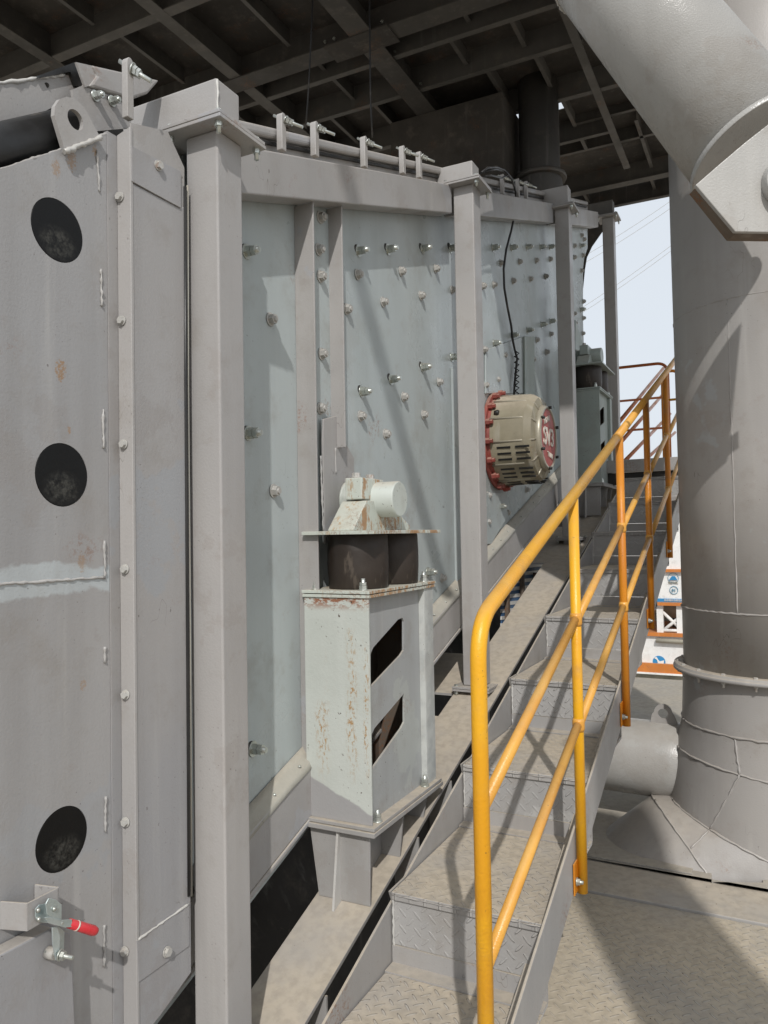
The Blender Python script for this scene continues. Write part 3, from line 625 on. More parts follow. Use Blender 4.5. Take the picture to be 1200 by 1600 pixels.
YC = Y0+.285; zb_ = zp+.013; xa, xb = P(512, 823, Y=YC-.185).x, P(552, 826, Y=YC-.185).x; xc_, xd_ = P(539, 760, Y=YC-.085).x, P(565, 760, Y=YC-.085).x; pass
b = MB(); yb_ = P(641, 822, X=xb).y; b.prism([Vector((xa, YC-.185, zb_)), Vector((xa, yb_, zb_)), Vector((xa, yb_, zb_+.02)), Vector((xa, YC+.10, zb_+.115)), Vector((xa, YC-.075, zb_+.115)), Vector((xa, YC-.185, zb_+.006))], (xb-xa, 0, 0)); put('saddle_block', b, 'mintR', tr, bevel=.004)
b = MB(); b.box((xc_, YC-.085, zb_+.120), (xd_, YC+.10, zb_+.203)); put('cap_block', b, 'mintR', tr, bevel=.004)
for dy in (-.06, .055):
    b = MB(); xm_ = (xc_+xd_)/2; b.cyl((xm_, YC+dy, zb_+.203), (xm_, YC+dy, zb_+.207), .020, seg=14); b.hex((xm_, YC+dy, zb_+.207), (0, 0, 1), .016, .017); put('cap_bolt', b, 'nutp', tr)
zs = zb_+.122; YA = 2.700; f_L = P(625, 777, Y=YA).x-(GX+.009)
b = MB(); b.lathe((GX+.009, YA, zs), (1, 0, 0), [(0, .080), (.010, .080), (.011, .070), (.05, .070), (f_L-.006, .070), (f_L, .066)], 40); put('trunnion_shaft', b, 'mintC', tr)
def addfar(src, lab, off=Vector((0, 4.2, 4.2*.335))):
    o = copytree(src); o.location = src.location+off; o['label'] = lab; return o
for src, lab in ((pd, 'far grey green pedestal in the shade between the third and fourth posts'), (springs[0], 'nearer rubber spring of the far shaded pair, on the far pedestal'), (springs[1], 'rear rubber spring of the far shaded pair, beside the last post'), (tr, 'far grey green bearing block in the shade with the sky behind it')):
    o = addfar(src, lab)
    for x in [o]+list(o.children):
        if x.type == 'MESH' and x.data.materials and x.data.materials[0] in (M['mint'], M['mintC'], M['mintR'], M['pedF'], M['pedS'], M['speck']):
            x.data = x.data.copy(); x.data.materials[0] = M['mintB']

# ================================================================== vibration drive (round khaki housing)
ex = thing('vibration_drive', (-1.3, 4.55, .35), 'khaki round vibration drive housing with slotted sides and a faded red end disc', 'motor')
ec = P(777, 690, X=XW); EY, EZ = ec.y, ec.z
xe = P(858, 686, Y=EY).x; L = xe-XW
sz = 4.30*1.0
def rpx(npx, x): return npx/1200.0*(EY*math.cos(AZ)-x*math.sin(AZ)*1.0)
rb_, re_, rd = .282, .25, .187
ax = Vector((1, 0, 0))
b = MB(); n = 12
def ngon(x, r, k=60, ph=.13): return [Vector((x, EY+r*math.cos(2*math.pi*i/k+ph), EZ+r*math.sin(2*math.pi*i/k+ph))) for i in range(k)]
(lambda: b.ringsweep([ngon(XW+.03, rb_), ngon(XW+.05, rb_), ngon(xe-.085, rb_-.006), ngon(xe-.045, rb_-.030), ngon(xe-.035, rd+.03), ngon(xe-.03, rd+.02)]))(); o_h = put('housing', b, 'iron', ex); mm_ = o_h.modifiers.new('split', 'EDGE_SPLIT'); mm_.split_angle = math.radians(28)
for i in range(12):
    a = 2*math.pi*i/12+.13; dv = Vector((0, math.cos(a), math.sin(a))); o_ = Vector((0, EY, EZ))
    p0 = Vector((XW+.04, 0, 0))+o_+dv*(rb_+.002); p1 = Vector((xe-.10, 0, 0))+o_+dv*(rb_-.008); p2 = Vector((xe-.044, 0, 0))+o_+dv*(rb_-.035); p3 = Vector((xe-.03, 0, 0))+o_+dv*(rd+.01)
    b = MB(); b.tube([p0, p1, p2, p3], .0065, 8); put('rib', b, 'ironL', ex)
for i in range(12):
    a = 2*math.pi*(i+.5)/12+.13; am = math.degrees(a) % 360
    if not (255 < am < 360 or am < 10 or 190 < am <= 255): continue
    if am < 10: continue
    o_ = Vector((0, EY, EZ)); a0_ = a
    for kx in (0, 1):
        for kt in (-.038, 0, .038):
            a = a0_+kt/rb_; dv = Vector((0, math.cos(a), math.sin(a))); tv = Vector((0, -math.sin(a), math.cos(a)))
            c = o_+dv*(rb_-.006); x0 = XW+.085+kx*.115; b = MB()
            b.prism([Vector((x0, 0, 0))+c-tv*.0058, Vector((x0+.085, 0, 0))+c-tv*.0058, Vector((x0+.085, 0, 0))+c+tv*.0058, Vector((x0, 0, 0))+c+tv*.0058], dv*.0075); put('vent_slot', b, 'black', ex)
b = MB(); b.lathe((xe-.04, EY, EZ), ax, [(0, rd+.02), (.03, rd+.014), (.040, rd+.008), (.041, rd-.006), (.018, rd-.006)], 48); put('end_ring', b, 'ironL', ex)
b = MB(); b.lathe((xe-.02, EY, EZ), ax, [(0, rd-.006), (.014, rd-.008), (.0145, rd-.010)], 48); put('end_disc', b, 'redd', ex)
for i in range(6):
    a = 2*math.pi*i/6+.45; b = MB(); c = Vector((xe, EY+(rd+.004)*math.cos(a), EZ+(rd+.004)*math.sin(a))); b.cyl(c-ax*.004, c+ax*.018, .0095, seg=12); put('disc_bolt', b, 'black', ex)
xd = xe-.0055
b = text_mb('SV3', .155, (xd+.003, EY, EZ), (0, 1, 0), (0, 0, 1), .003); put('lettering', b, 'letter', ex)
b = text_mb('XDNK', .048, (xd+.003, EY-.035, EZ+.108), (0, .9, .25), (0, -.25, .9), .0025); put('small_lettering', b, 'letter', ex)
b = text_mb('TYUBE', .042, (xd+.003, EY+.03, EZ-.108), (0, .97, -.1), (0, .1, .97), .0025); put('small_lettering', b, 'letter', ex)
b = MB(); b.lathe((XW+.004, EY, EZ), ax, [(0, .312), (.022, .312), (.0225, .285), (.04, .285)], 48); put('red_flange', b, 'redp', ex, bevel=.002)
for i in range(16):
    a = 2*math.pi*i/16+.1; c = Vector((XW+.026, EY+.303*math.cos(a), EZ+.303*math.sin(a))); b = MB(); b.hex(c, ax, .026, .020); b.hex(c+ax*.026, ax, .018, .014); put('flange_nut', b, 'redp', ex)
b = MB(); b.lathe((XW+.065, EY-.24, EZ+.145), ax, [(0, .015), (.02, .02), (.03, .015)], 14); put('plug', b, 'black', ex)

# cable down the side plate
b = MB(); pts = [(758, 268), (775, 264), (790, 268), (800, 280), (806, 300), (805, 330), (799, 360), (791, 390), (787, 420), (788, 450), (793, 480), (799, 510), (801, 530), (804, 545), (808, 560), (806, 580), (804, 600), (803, 622)]
b.tube([P(x, y, X=(-1.36 if y < 300 else XW+.03 + (.02 if y < 500 else 0))) for x, y in pts], .0075, 8)
cb = tag(put('power_cable', b, 'cable'), 'black cable drooping down the side plate from the cover to the round drive', 'cable')
b = MB(); b.tube([P(x, y, X=-1.35) for x, y in [(752, 270), (762, 262), (776, 261), (788, 266), (794, 274), (784, 278), (768, 274), (758, 276)]], .006, 8); put('cable_loop', b, 'cable', cb)
b = MB()
for y in range(548, 616, 9): b.tube([P(804, y, X=XW+.045), P(811, y+4, X=XW+.05), P(806, y+8, X=XW+.045)], .005, 6)
put('spiral_wrap', b, 'cable', cb)

# ================================================================== end housing (left)
XA, XF, YF = -1.467, -1.420, 1.428
eh = thing('end_housing', (-1.9, 1.2, -1.5), 'tall grey end housing with three black round portholes and a welded seam', 'machine housing')
WO_eh = worldof(eh)
M['panel'] = paint('housing panel paint', (.315, .303, .296), (.288, .282, .282), rough=.38, patchc=(.32, .325, .335), seed=9, rust=.04, streak=.16, band=(P(80, 907, X=XA).z+1.5, .034, .085), spots=[(P(a_, c_, X=XA).y-1.2, P(a_, c_, X=XA).z+1.5, q_, k_) for a_, c_, q_, k_ in ((95, 578, .035, .75), (112, 250, .035, .6), (88, 262, .03, .5), (128, 880, .03, .45), (108, 672, .012, .6), (148, 235, .02, .6), (130, 1070, .02, .4))])
ports = [(90, 360, 50, 131), (97, 742, 56, 138), (97, 1311, 57, 138)]
holes = []; pc = []
for (cx_, cy_, xl_, xr_) in ports:
    c = P(cx_, cy_, X=XA); r = (P(xr_, cy_, X=XA).y-P(xl_, cy_, X=XA).y)/2; pc.append((c.y, c.z, r)); holes.append(circ(c.y, c.z, r, XA))
tl = P(0, 265, X=XA); tm = P(150, 215, X=XA); tr_ = P(166, 210, X=XA)
out_ = [Vector((XA, .25, -2.0)), Vector((XA, tr_.y, -2.0)), Vector((XA, tr_.y, tr_.z)), Vector((XA, tm.y, tm.z)), Vector((XA, tl.y, tl.z)), Vector((XA, .25, tl.z-.55))]
b = MB(); b.prism(out_, (-.008, 0, 0), holes=holes); put('side_panel', b, M['panel'], eh)
def port_material():
    g = NT('dusty porthole rubber'); o = g.sep(g.tc.outputs['Object'])[2]
    c = (.010, .010, .010)
    return g
for i, (cy_, cz_, r) in enumerate(pc):
    g = NT('porthole rubber'); z = g.math('DIVIDE', g.math('SUBTRACT', g.sep(g.tc.outputs['Object'])[2], cz_+1.5), r)
    y = g.math('DIVIDE', g.math('SUBTRACT', g.sep(g.tc.outputs['Object'])[1], cy_-1.2), r)
    dd = g.math('ADD', g.math('POWER', g.math('SUBTRACT', z, -.42), 2.0), g.math('POWER', g.math('MULTIPLY', y, .75), 2.0))
    m = g.math('MULTIPLY', g.ramp(dd, .38, .0), g.ramp(g.noise(70, 5, rough=.75), .35, .75))
    c = g.mix(g.math('MULTIPLY', m, .42), (.005, .005, .005), (.17, .165, .145))
    g.t.links.new(c, g.b.inputs['Base Color']); g.b.inputs['Roughness'].default_value = .42; g.b.inputs['Specular IOR Level'].default_value = .22
    g.t.links.new(g.bump(g.noise(50, 3), .001, 1.0), g.b.inputs['Normal'])
    b = MB(); b.lathe((XA-.010, cy_, cz_), (1, 0, 0), [(0, r*.99), (.0085, r*.99), (.0105, r*.975)], 48); put('porthole', b, g.m, eh)
# vertical strip (seam .. flange)
b = MB(); zt_ = P(170, 207, X=XA).z; b.box((XA-.010, tr_.y+.001, -2.0), (XA+.003, YF+.001, zt_)); put('edge_strip', b, 'panelB', eh)
b = MB(); zt2 = P(195, 200, Y=YF).z
b.prism([Vector((XA+.003, YF, -2.0)), Vector((XF+.002, YF, -2.0)), Vector((XF+.002, YF, zt2)), Vector((XA+.003, YF, zt2-.012))], (0, .010, 0)); put('bolt_flange', b, 'greyB', eh, bevel=.002)
ws = []
for a, c in (((151, 235), (156, 300)), ((158, 420), (159, 478)), ((161, 640), (162, 700)), ((163, 845), (164, 905)), ((164, 1010), (164, 1035)), ((165, 1245), (165, 1300)), ((163, 1445), (163, 1510))):
    b = MB(); b.weld([P(a[0], a[1], X=XA+.002), P(c[0], c[1], X=XA+.002)], .0032, .007, .5); put('weld_bead', b, 'weldG', eh)
b = MB(); b.weld([P(-40, 915, X=XA+.001), P(60, 909, X=XA+.001), P(162, 902, X=XA+.001)], .0036, .008); put('weld_bead', b, 'weldG', eh)
b = MB(); b.weld([P(0, 265, X=XA-.004), P(150, 215, X=XA-.004), P(166, 209, X=XA-.004)], .0036, .010, .3); put('weld_bead', b, 'weldG', eh)
# outer side face
zt3 = P(207, 195, X=XF); zt4 = P(290, 225, X=XF)
b = MB(); b.prism([Vector((XF, YF+.012, P(218, 1628, X=XF).z)), P(250, 1588, X=XF), P(299, 1519, X=XF), P(289, 322, X=XF), P(282, 326, X=XF), P(205, 285, X=XF)], (-.006, 0, 0))
put('outer_face', b, 'panelB', eh, bevel=.002)
b = MB(); b.prism([P(x, y, X=XF-.001) for x, y in [(205, 192), (262, 205), (288, 262), (288, 330), (205, 284)]], (-.005, 0, 0)); put('upper_cheek', b, 'grey', eh)
b = MB(); b.prism([P(x, y, X=XF+.004) for x, y in [(206, 228), (283, 268), (283, 325), (206, 283)]], (-.004, 0, 0)); put('upper_strap', b, 'panelB', eh, bevel=.001)
b = MB(); b.prism([P(x, y, X=XF+.003) for x, y in [(214, 1470), (296, 1411), (296, 1478), (217, 1535)]], (-.0028, 0, 0)); put('lower_strap', b, 'panelB', eh, bevel=.001)
b = MB(); b.weld([P(216, 1468, X=XF+.002), P(295, 1412, X=XF+.002)], .003, .01); put('weld_bead', b, 'weld', eh)
b = MB(); b.tube([P(x, y, X=XF+.001) for x, y in [(289, 292), (290, 600), (292, 900), (294, 1200), (295, 1400)]], .005, 6); put('rubber_seal', b, 'black', eh)
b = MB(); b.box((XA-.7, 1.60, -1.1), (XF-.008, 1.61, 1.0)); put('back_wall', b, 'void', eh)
b = MB(); b.tube([P(x, y, X=XF-.001) for x, y in [(293, 290), (294, 600), (297, 1000), (299, 1400)]], .003, 6); put('rubber_seal', b, 'trim', eh)
for px, py in [(188, 308), (191, 501), (194, 694), (196, 889), (197, 1085), (197, 1284), (196, 1486)]:
    b = MB(); a = P(px, py, Y=YF-.001); b.cyl(a, a-Vector((0, .003, 0)), .0125, seg=16); b.hex(a-Vector((0, .003, 0)), (0, -1, 0), .007, .0095); put('flange_bolt', b, 'nutp', eh)
for px, py in [(247, 259), (260, 1487)]:
    b = MB(); a = P(px, py, X=XF+.004); b.cyl(a, a+Vector((.003, 0, 0)), .014, seg=16); b.hex(a+Vector((.003, 0, 0)), (1, 0, 0), .008, .011); put('strap_bolt', b, 'nutp', eh)
# rear hopper wall parts of the housing and pale end plate
b = MB(); XR = XA-.34
b.prism([P(x, y, X=XA-.10) for x, y in [(-90, 150), (0, 130), (100, 116), (128, 122), (130, 190), (88, 165), (0, 208), (-90, 250)]], (-.006, 0, 0)); put('end_plate', b, 'grey', eh)
b = MB(); b.prism([P(x, y, X=XA-.12) for x, y in [(-120, 240), (0, 195), (95, 160), (190, 195), (200, 225), (150, 300), (0, 360), (-120, 420)]], (-.01, 0, 0)); put('rubber_curtain', b, 'black', eh)
b = MB(); b.tube([P(-140, 268, X=XA-.06), P(0, 232, X=XA-.06), P(112, 203, X=XA-.06)], .052, 28); put('rubber_roller', b, 'black', eh)
b = MB(); b.weld([P(-60, 143, X=XA-.099), P(0, 130, X=XA-.099), P(100, 117, X=XA-.099)], .004, .012); put('weld_bead', b, 'weld', eh)
b = MB(); b.cyl(P(73, 133, X=XA-.0985), P(73, 133, X=XA-.098), .006, seg=12); put('drain_hole', b, 'void', eh)
b = MB(); b.prism([P(x, y, X=XA-.06) for x, y in [(113, 140), (128, 134), (182, 152), (205, 175), (205, 200), (150, 205), (118, 175)]], (-.008, 0, 0)); put('cheek_plate', b, 'grey', eh)
for px, py in [(148, 150), (174, 158)]:
    b = MB(); b.bolt(P(px, py, X=XA-.059), (1, .1, 0), .0105, 'long'); put('cheek_bolt', b, 'galv', eh)
b = MB(); b.prism([P(x, y, X=XA-.09) for x, y in [(60, 118), (117, 97), (132, 138), (118, 134), (110, 112), (60, 122)]], (-.05, 0, 0)); put('cover_lip', b, 'black', eh)
b = MB(); b.prism([P(x, y, X=XA-.055) for x, y in [(119, 97), (145, 103), (152, 120), (140, 134), (133, 136)]], (-.006, 0, 0)); put('cover_end', b, 'grey', eh)
b = MB(); b.prism([P(x, y, X=XA-.05) for x, y in [(144, 101), (250, 125), (232, 146), (205, 154), (140, 134), (152, 118)]], (-.06, 0, 0)); put('cover_fold', b, 'grey', eh, bevel=.006)
# lifting lug
lc = P(118, 187, X=XA+.010); lug = [P(x, y, X=XA+.010) for x, y in [(102, 237), (85, 180), (86, 166), (93, 155), (104, 151), (117, 154), (132, 168), (157, 215)]]
b = MB(); b.prism(lug, (-.012, 0, 0), holes=[circ(lc.y, lc.z, .0235, XA+.010, 24)]); put('lifting_lug', b, 'grey', eh)
b = MB(); b.weld([P(100, 238, X=XA+.012), P(158, 214, X=XA+.012)], .006, .01); put('weld_bead', b, 'weld', eh)

# access flap + toggle clamp
af = thing('access_flap', (-1.39, 1.1, -1.3), 'lower left grey access flap with a sloping top edge, under the red handled toggle clamp', 'flap')
XG = XA+.044
b = MB(); b.prism([P(x, y, X=XG) for x, y in [(-60, 1520), (0, 1492), (80, 1450), (112, 1458), (118, 1600), (118, 1800), (-60, 1900)]], (-.040, 0, 0)); put('flap_plate', b, 'panelB', af, bevel=.004)
tg = thing('toggle_clamp', tuple(P(75, 1440, X=XG+.03)), 'zinc toggle clamp with a red plastic grip, bolted on a grey bracket at lower left', 'toggle clamp')
XB = XA+.062
b = MB(); br = [P(x, y, X=XB) for x, y in [(42, 1412), (91, 1387), (91, 1428), (42, 1456)]]
b.prism(br, (-.004, 0, 0))
for k in (0, 1):
    q = br[0] if k == 0 else br[1]; q2 = br[3] if k == 0 else br[2]
    dy = -.018 if k == 0 else -.012
    b.prism([q-Vector((.002, 0, 0)), q2-Vector((.002, 0, 0)), Vector((XA+.001, q2.y+dy, q2.z)), Vector((XA+.001, q.y+dy, q.z))], (0, .005, 0))
put('bracket', b, 'greyB', tg, bevel=.0012)
def T(x, y, dx=.0): return P(x, y, X=XB+.004+dx)
b = MB(); b.prism([T(x, y) for x, y in [(54, 1420), (60, 1413), (73, 1411), (76, 1440), (72, 1442), (57, 1440), (54, 1432)]], (.003, 0, 0)); put('mount_plate', b, 'zinc', tg, bevel=.0008)
for dx in (.004, .016):
    b = MB(); b.prism([T(x, y, dx) for x, y in [(70, 1412), (75, 1403), (86, 1405), (95, 1413), (95, 1443), (84, 1445), (80, 1438), (72, 1428)]], (.003, 0, 0)); put('side_cheek', b, 'zinc', tg, bevel=.0008)
for dx in (.001, .021):
    b = MB(); b.prism([T(x, y, dx) for x, y in [(68, 1433), (74, 1432), (95, 1437), (111, 1436), (112, 1448), (100, 1449), (74, 1442)]], (.003, 0, 0)); put('handle_bar', b, 'zinc', tg, bevel=.0008)
b = MB(); p0 = T(106, 1442, .014); p1 = T(152, 1456, .030)
b.tube([p0, p0+(p1-p0)*.04, p0+(p1-p0)*.5, p0+(p1-p0)*.86, p0+(p1-p0)*.96, p1], [.006, .0100, .0105, .0112, .0085, .003], 16); put('red_grip', b, 'grip', tg)
b = MB(); dg_ = (p1-p0).normalized(); m_ = p0+(p1-p0)*.30; b.tube([m_-dg_*.0018, m_+dg_*.0018], .0110, 16); put('grip_band', b, 'letter', tg)
b = MB(); b.prism([T(x, y, .010) for x, y in [(80, 1449), (88, 1447), (92, 1462), (91, 1488), (92, 1502), (86, 1500), (81, 1475)]], (.004, 0, 0)); b.prism([T(x, y, -.006) for x, y in [(82, 1449), (90, 1447), (99, 1455), (98, 1482), (93, 1484), (88, 1475)]], (.004, 0, 0)); put('hook_arm', b, 'zinc', tg, bevel=.0008)
b = MB(); c = T(76, 1488, -.02); b.cyl(c, c+Vector((.022, 0, 0)), .014, .011, seg=18); put('rubber_foot', b, 'nutp', tg)
b = MB(); c = T(84, 1490, 0.0); dd = Vector((1, .25, -.1)); b.cyl(c-dd*.02, c+dd*.045, .0045, seg=12); b.hex(c+dd*.018, dd, .008, .0095); b.cyl(c+dd*.014, c+dd*.017, .012, seg=16); put('spindle', b, 'galv', tg)
for x, y in ((59, 1422), (60, 1436), (84, 1420), (95, 1442)):
    b = MB(); c = T(x, y, .003 if x < 70 else .019); b.lathe(c, (1, 0, 0), [(0, .0055), (.004, .0045), (.006, .002)], 12); put('rivet', b, 'galv', tg)

# ================================================================== base beam under the machine
bmT = thing('base_beam', (-1.37, 3.7, -1.2), 'broad dusty inclined base beam carrying the pedestals and posts, beside the stairs', 'steel beam')
XBR, XBL = -1.258, -1.487
y0, y1 = .6, 7.5
def bz(y): return zbeam(y)
b = MB(); b.slope(XBL, XBR, y0, y1, bz(y0)-.016, bz(y0), .331); put('top_flange', b, 'beam', bmT, bevel=.002)
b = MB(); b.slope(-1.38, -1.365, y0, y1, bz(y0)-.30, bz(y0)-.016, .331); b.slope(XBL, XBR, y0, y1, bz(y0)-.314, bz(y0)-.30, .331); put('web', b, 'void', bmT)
# side platform piece with a square opening under the second post
yo = 3.52; b = MB()
def pt(x, y): return Vector((x, y, bz(y)-.003))
b.prism([pt(XBL+.002, 3.35), pt(XBL+.002, 4.15), pt(-1.80, 4.15), pt(-1.80, 3.35)], (0, 0, -.012), holes=[[pt(-1.49, 3.52), pt(-1.49, 3.73), pt(-1.66, 3.73), pt(-1.66, 3.52)]]); put('outrigger_plate', b, 'beam', bmT)
for ya2 in (5.55, 7.2):
    b = MB(); b.prism([pt(XBL+.002, ya2), pt(XBL+.002, ya2+.8), pt(-1.80, ya2+.8), pt(-1.80, ya2)], (0, 0, -.012)); put('outrigger_plate', b, 'beam', bmT)
for yy in (2.75, 3.1, 2.05, 1.7):
    b = MB(); b.prism([Vector((-1.364, yy, bz(yy)-.03)), Vector((XBR, yy, bz(yy)-.03)), Vector((XBR, yy, bz(yy)-.29)), Vector((-1.364, yy, bz(yy)-.29))], (0, .008, 0)); put('web_stiffener', b, 'beam', bmT)
# trough added below the machine, coloured near black for the shade there
b = MB(); b.prism([Vector((-1.80, -.5, -3.2)), Vector((-1.80, 8.9, -.1)), Vector((-2.9, 8.9, 1.5)), Vector((-2.9, -.5, -1.6))], (-.02, 0, -.02)); tag(put('shade_trough', b, 'void'), 'trough plate added below the machine, coloured black for its shade, seen under the lower rail', 'trough')

# ================================================================== staircase
stt = thing('staircase', (-.9, 1.0, -1.6), 'grey checker plate staircase climbing beside the machine, dusty treads', 'staircase')
SX0, SX1 = -1.145, -.632
DY, DZ, N0Y, N0Z = .665, .232, 2.28, -1.172
NLAST = 8
for k in range(-1, NLAST):
    y = N0Y+DY*k; z = N0Z+DZ*k
    b = MB(); b.box((SX0, y, z-.008), (SX1, y+DY+.006, z)); b.box((SX0, y-.0, z-.026), (SX1, y+.006, z-.008)); put('tread', b, 'treadH', stt, bevel=.0025)
    b = MB(); b.box((SX0, y+.008, z-DZ+.062), (SX1, y+.014, z-.009)); put('riser', b, 'treadV', stt)
    b = MB(); b.box((SX0, y+.002, z-DZ+.001), (SX1, y+.010, z-DZ+.060)); b.box((SX0, y-.055, z-DZ+.001), (SX1, y+.002, z-DZ+.006)); put('riser_angle', b, 'stair', stt)
    b = MB(); b.weld([(SX0+.002, y-.001, z-.008), (SX1-.01, y-.001, z-.008)], .0022, .014, .6); put('weld_bead', b, 'stair', stt)
    b = MB(); b.weld([(SX0+.004, y+.006, z-DZ+.01), (SX0+.004, y+.006, z-.02)], .0035, .012, .5); put('weld_bead', b, 'weld', stt)
def zls(y): return -1.215+.345*(y-2.28)
b = MB(); b.slope(-1.157, -1.149, .9, 6.95, zls(.9)-.24, zls(.9), .345); b.slope(-1.157, -1.149, .9, .9001, zls(.9)-.24, zls(.9), .345)
put('left_stringer', b, 'stair', stt, bevel=.0015)
for kk in range(-1, NLAST):   # filler pieces rising to the nosings
    y = N0Y+DY*kk
    b = MB(); b.prism([Vector((-1.155, y+.02, zls(y)+.003)), Vector((-1.155, y, N0Z+DZ*kk)), Vector((-1.155, y+.12, N0Z+DZ*kk))], (.007, 0, 0)); put('stringer_cleat', b, 'stair', stt)
def zrs(y): return -1.155+.344*(y-2.19)
b = MB(); b.slope(-.628, -.620, .9, 6.95, zrs(.9)-.19, zrs(.9), .344); put('right_stringer', b, 'stair', stt, bevel=.0015)
b = MB(); b.slope(-.70, -.629, .9, 6.95, zrs(.9)-.19, zrs(.9)-.182, .344); put('stringer_flange', b, 'stair', stt)
gr = MB(); rg_ = random.Random(11)
def pebble(c, q):
    vs = [gr.bm.verts.new(c+Vector(d)*q*rg_.uniform(.6, 1.3)) for d in ((1, 0, 0), (-.5, .8, 0), (-.6, -.7, 0), (0, 0, .9))]
    for f in ((0, 1, 3), (1, 2, 3), (2, 0, 3), (0, 2, 1)): gr.bm.faces.new([vs[i] for i in f])
for k in range(-1, 5):
    y = N0Y+DY*k; z = N0Z+DZ*k
    for cl in range(5):
        cx_ = rg_.choice((SX0+.03, SX1-.04, rg_.uniform(SX0, SX1))); cy_ = rg_.choice((y+.03, y+DY-.05, rg_.uniform(y, y+DY)))
        for _ in range(rg_.randint(4, 16)):
            px_ = min(max(cx_+rg_.gauss(0, .05), SX0+.008), SX1-.008); py_ = min(max(cy_+rg_.gauss(0, .05), y+.012), y+DY-.01)
            pebble(Vector((px_, py_, z+.0005)), rg_.choice((.0012, .0016, .0022, .0035)))
for _ in range(160):
    a_ = Vector((rg_.uniform(-.6, .6), rg_.uniform(2.2, 3.69), ZK+.0005)); pebble(a_ if a_.y < 3.38 else Vector((a_.x, a_.y, ZK+.0125)), rg_.choice((.0015, .002, .003)))
tg_ = put('loose_grit', gr, 'gritm', base=(-.9, 3, -1)); tg_['kind'] = 'stuff'
# landing
ld = thing('landing', (-.9, 7.6, .6), 'grey landing platform at the top of the stairs', 'platform')
LY = 6.95; ZLD = .615
b = MB(); b.box((-1.5, LY, ZLD-.11), (.6, LY+.012, ZLD)); put('edge_channel', b, 'stair', ld, bevel=.002)
b = MB(); b.box((-1.5, LY+.012, ZLD-.012), (.6, 9.6, ZLD-.002)); put('floor_plate', b, 'treadH', ld)
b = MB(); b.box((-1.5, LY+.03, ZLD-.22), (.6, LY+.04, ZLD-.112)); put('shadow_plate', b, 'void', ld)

# ================================================================== handrails
XH, RR = -.600, .0180
def zh(y): return -.137+.332*(y-1.86)
hr = thing('handrail', (XH, 4, -.6), 'long yellow tube handrail on the near side of the stairs, with a rounded lower end', 'handrail')
YE = 7.9
b = MB(); b.tube(path_round([(XH, 1.655, -1.75), (XH, 1.655, zh(1.655)), (XH, 3.5, zh(3.5))], .13, 12), RR*1.05, 20); put('end_loop', b, 'yel', hr)
b = MB(); b.tube([(XH, 3.5, zh(3.5)), (XH, YE, zh(YE))], RR*1.04, 20); put('top_rail', b, 'yelD', hr)
b = MB(); b.weld([(XH+.0*1, 3.5, zh(3.5)+.0)]*2, RR*1.1) if False else b.tube([(XH, 3.495, zh(3.495)), (XH, 3.51, zh(3.51))], RR*1.12, 20); put('joint_ring', b, 'yelD', hr)
PYH = [2.63, 3.57, 4.45, 5.40, 6.34]
pb = [-1.215, -.875, -.545, -.19, .12]
for i, (off) in enumerate((-.420, -.775)):
    ys = [1.655+RR]+PYH+[YE]
    for a, c in zip(ys, ys[1:]):
        b = MB(); b.tube([(XH, a+(.0 if a < 1.8 else RR), zh(a)+off), (XH, c-RR, zh(c)+off)], RR*.80, 16); put('mid_rail', b, 'yelD', hr)
        if c < YE: b = MB(); b.lathe((XH, c, zh(c)+off-.022), (0, 0, 1), [(0, RR*1.02), (.01, RR*1.16), (.034, RR*1.16), (.044, RR*1.02)], 16); put('rail_joint', b, 'yelD', hr)
for i, y in enumerate(PYH):
    b = MB(); b.cyl((XH, y, pb[i]), (XH, y, zh(y)-RR*.6), RR*.97, seg=20); put('baluster', b, 'yel' if i < 1 else 'org', hr)
    b = MB(); zz = pb[i]+.055; b.box((XH-.018, y-.055, zz-.05), (XH-.013, y-.002, zz+.055)); b.box((XH-.018, y-.012, zz-.05), (XH-.004, y-.002, zz+.055)); br_ = put('bracket', b, 'org', hr, bevel=.003)
    b = MB(); a = Vector((XH-.012, y-.030, zz-.01)); b.cyl(a, a+Vector((.003, 0, 0)), .014, seg=14); b.hex(a+Vector((.003, 0, 0)), (1, 0, 0), .009, .011); b.cyl(a, a+Vector((.022, 0, 0)), .006, seg=10); put('bracket_bolt', b, 'galv', br_)
# upper left handrail on far part of the stairs
h2 = thing('handrail', (-1.2, 7, 1), 'sloping orange handrail on the machine side of the upper stairs, seen against the sky', 'handrail')
X2 = -1.45
def line2(p, q): return P(p[0], p[1], X=X2), P(q[0], q[1], X=X2)
tops = [((962, 666), (1031, 582)), ((962, 700), (1036, 616)), ((962, 735), (1042, 652)), ((985, 740), (1050, 680))]
for i, (p, q) in enumerate(tops):
    A_, B_ = line2(p, q); D_ = (B_-A_).normalized(); b = MB()
    b.tube([A_, B_+D_*.5], RR*1.25, 12); put('sloping_rail', b, 'orgR', h2)
A_, B_ = line2(*tops[0])
for y in (7.7, 8.9):
    pass
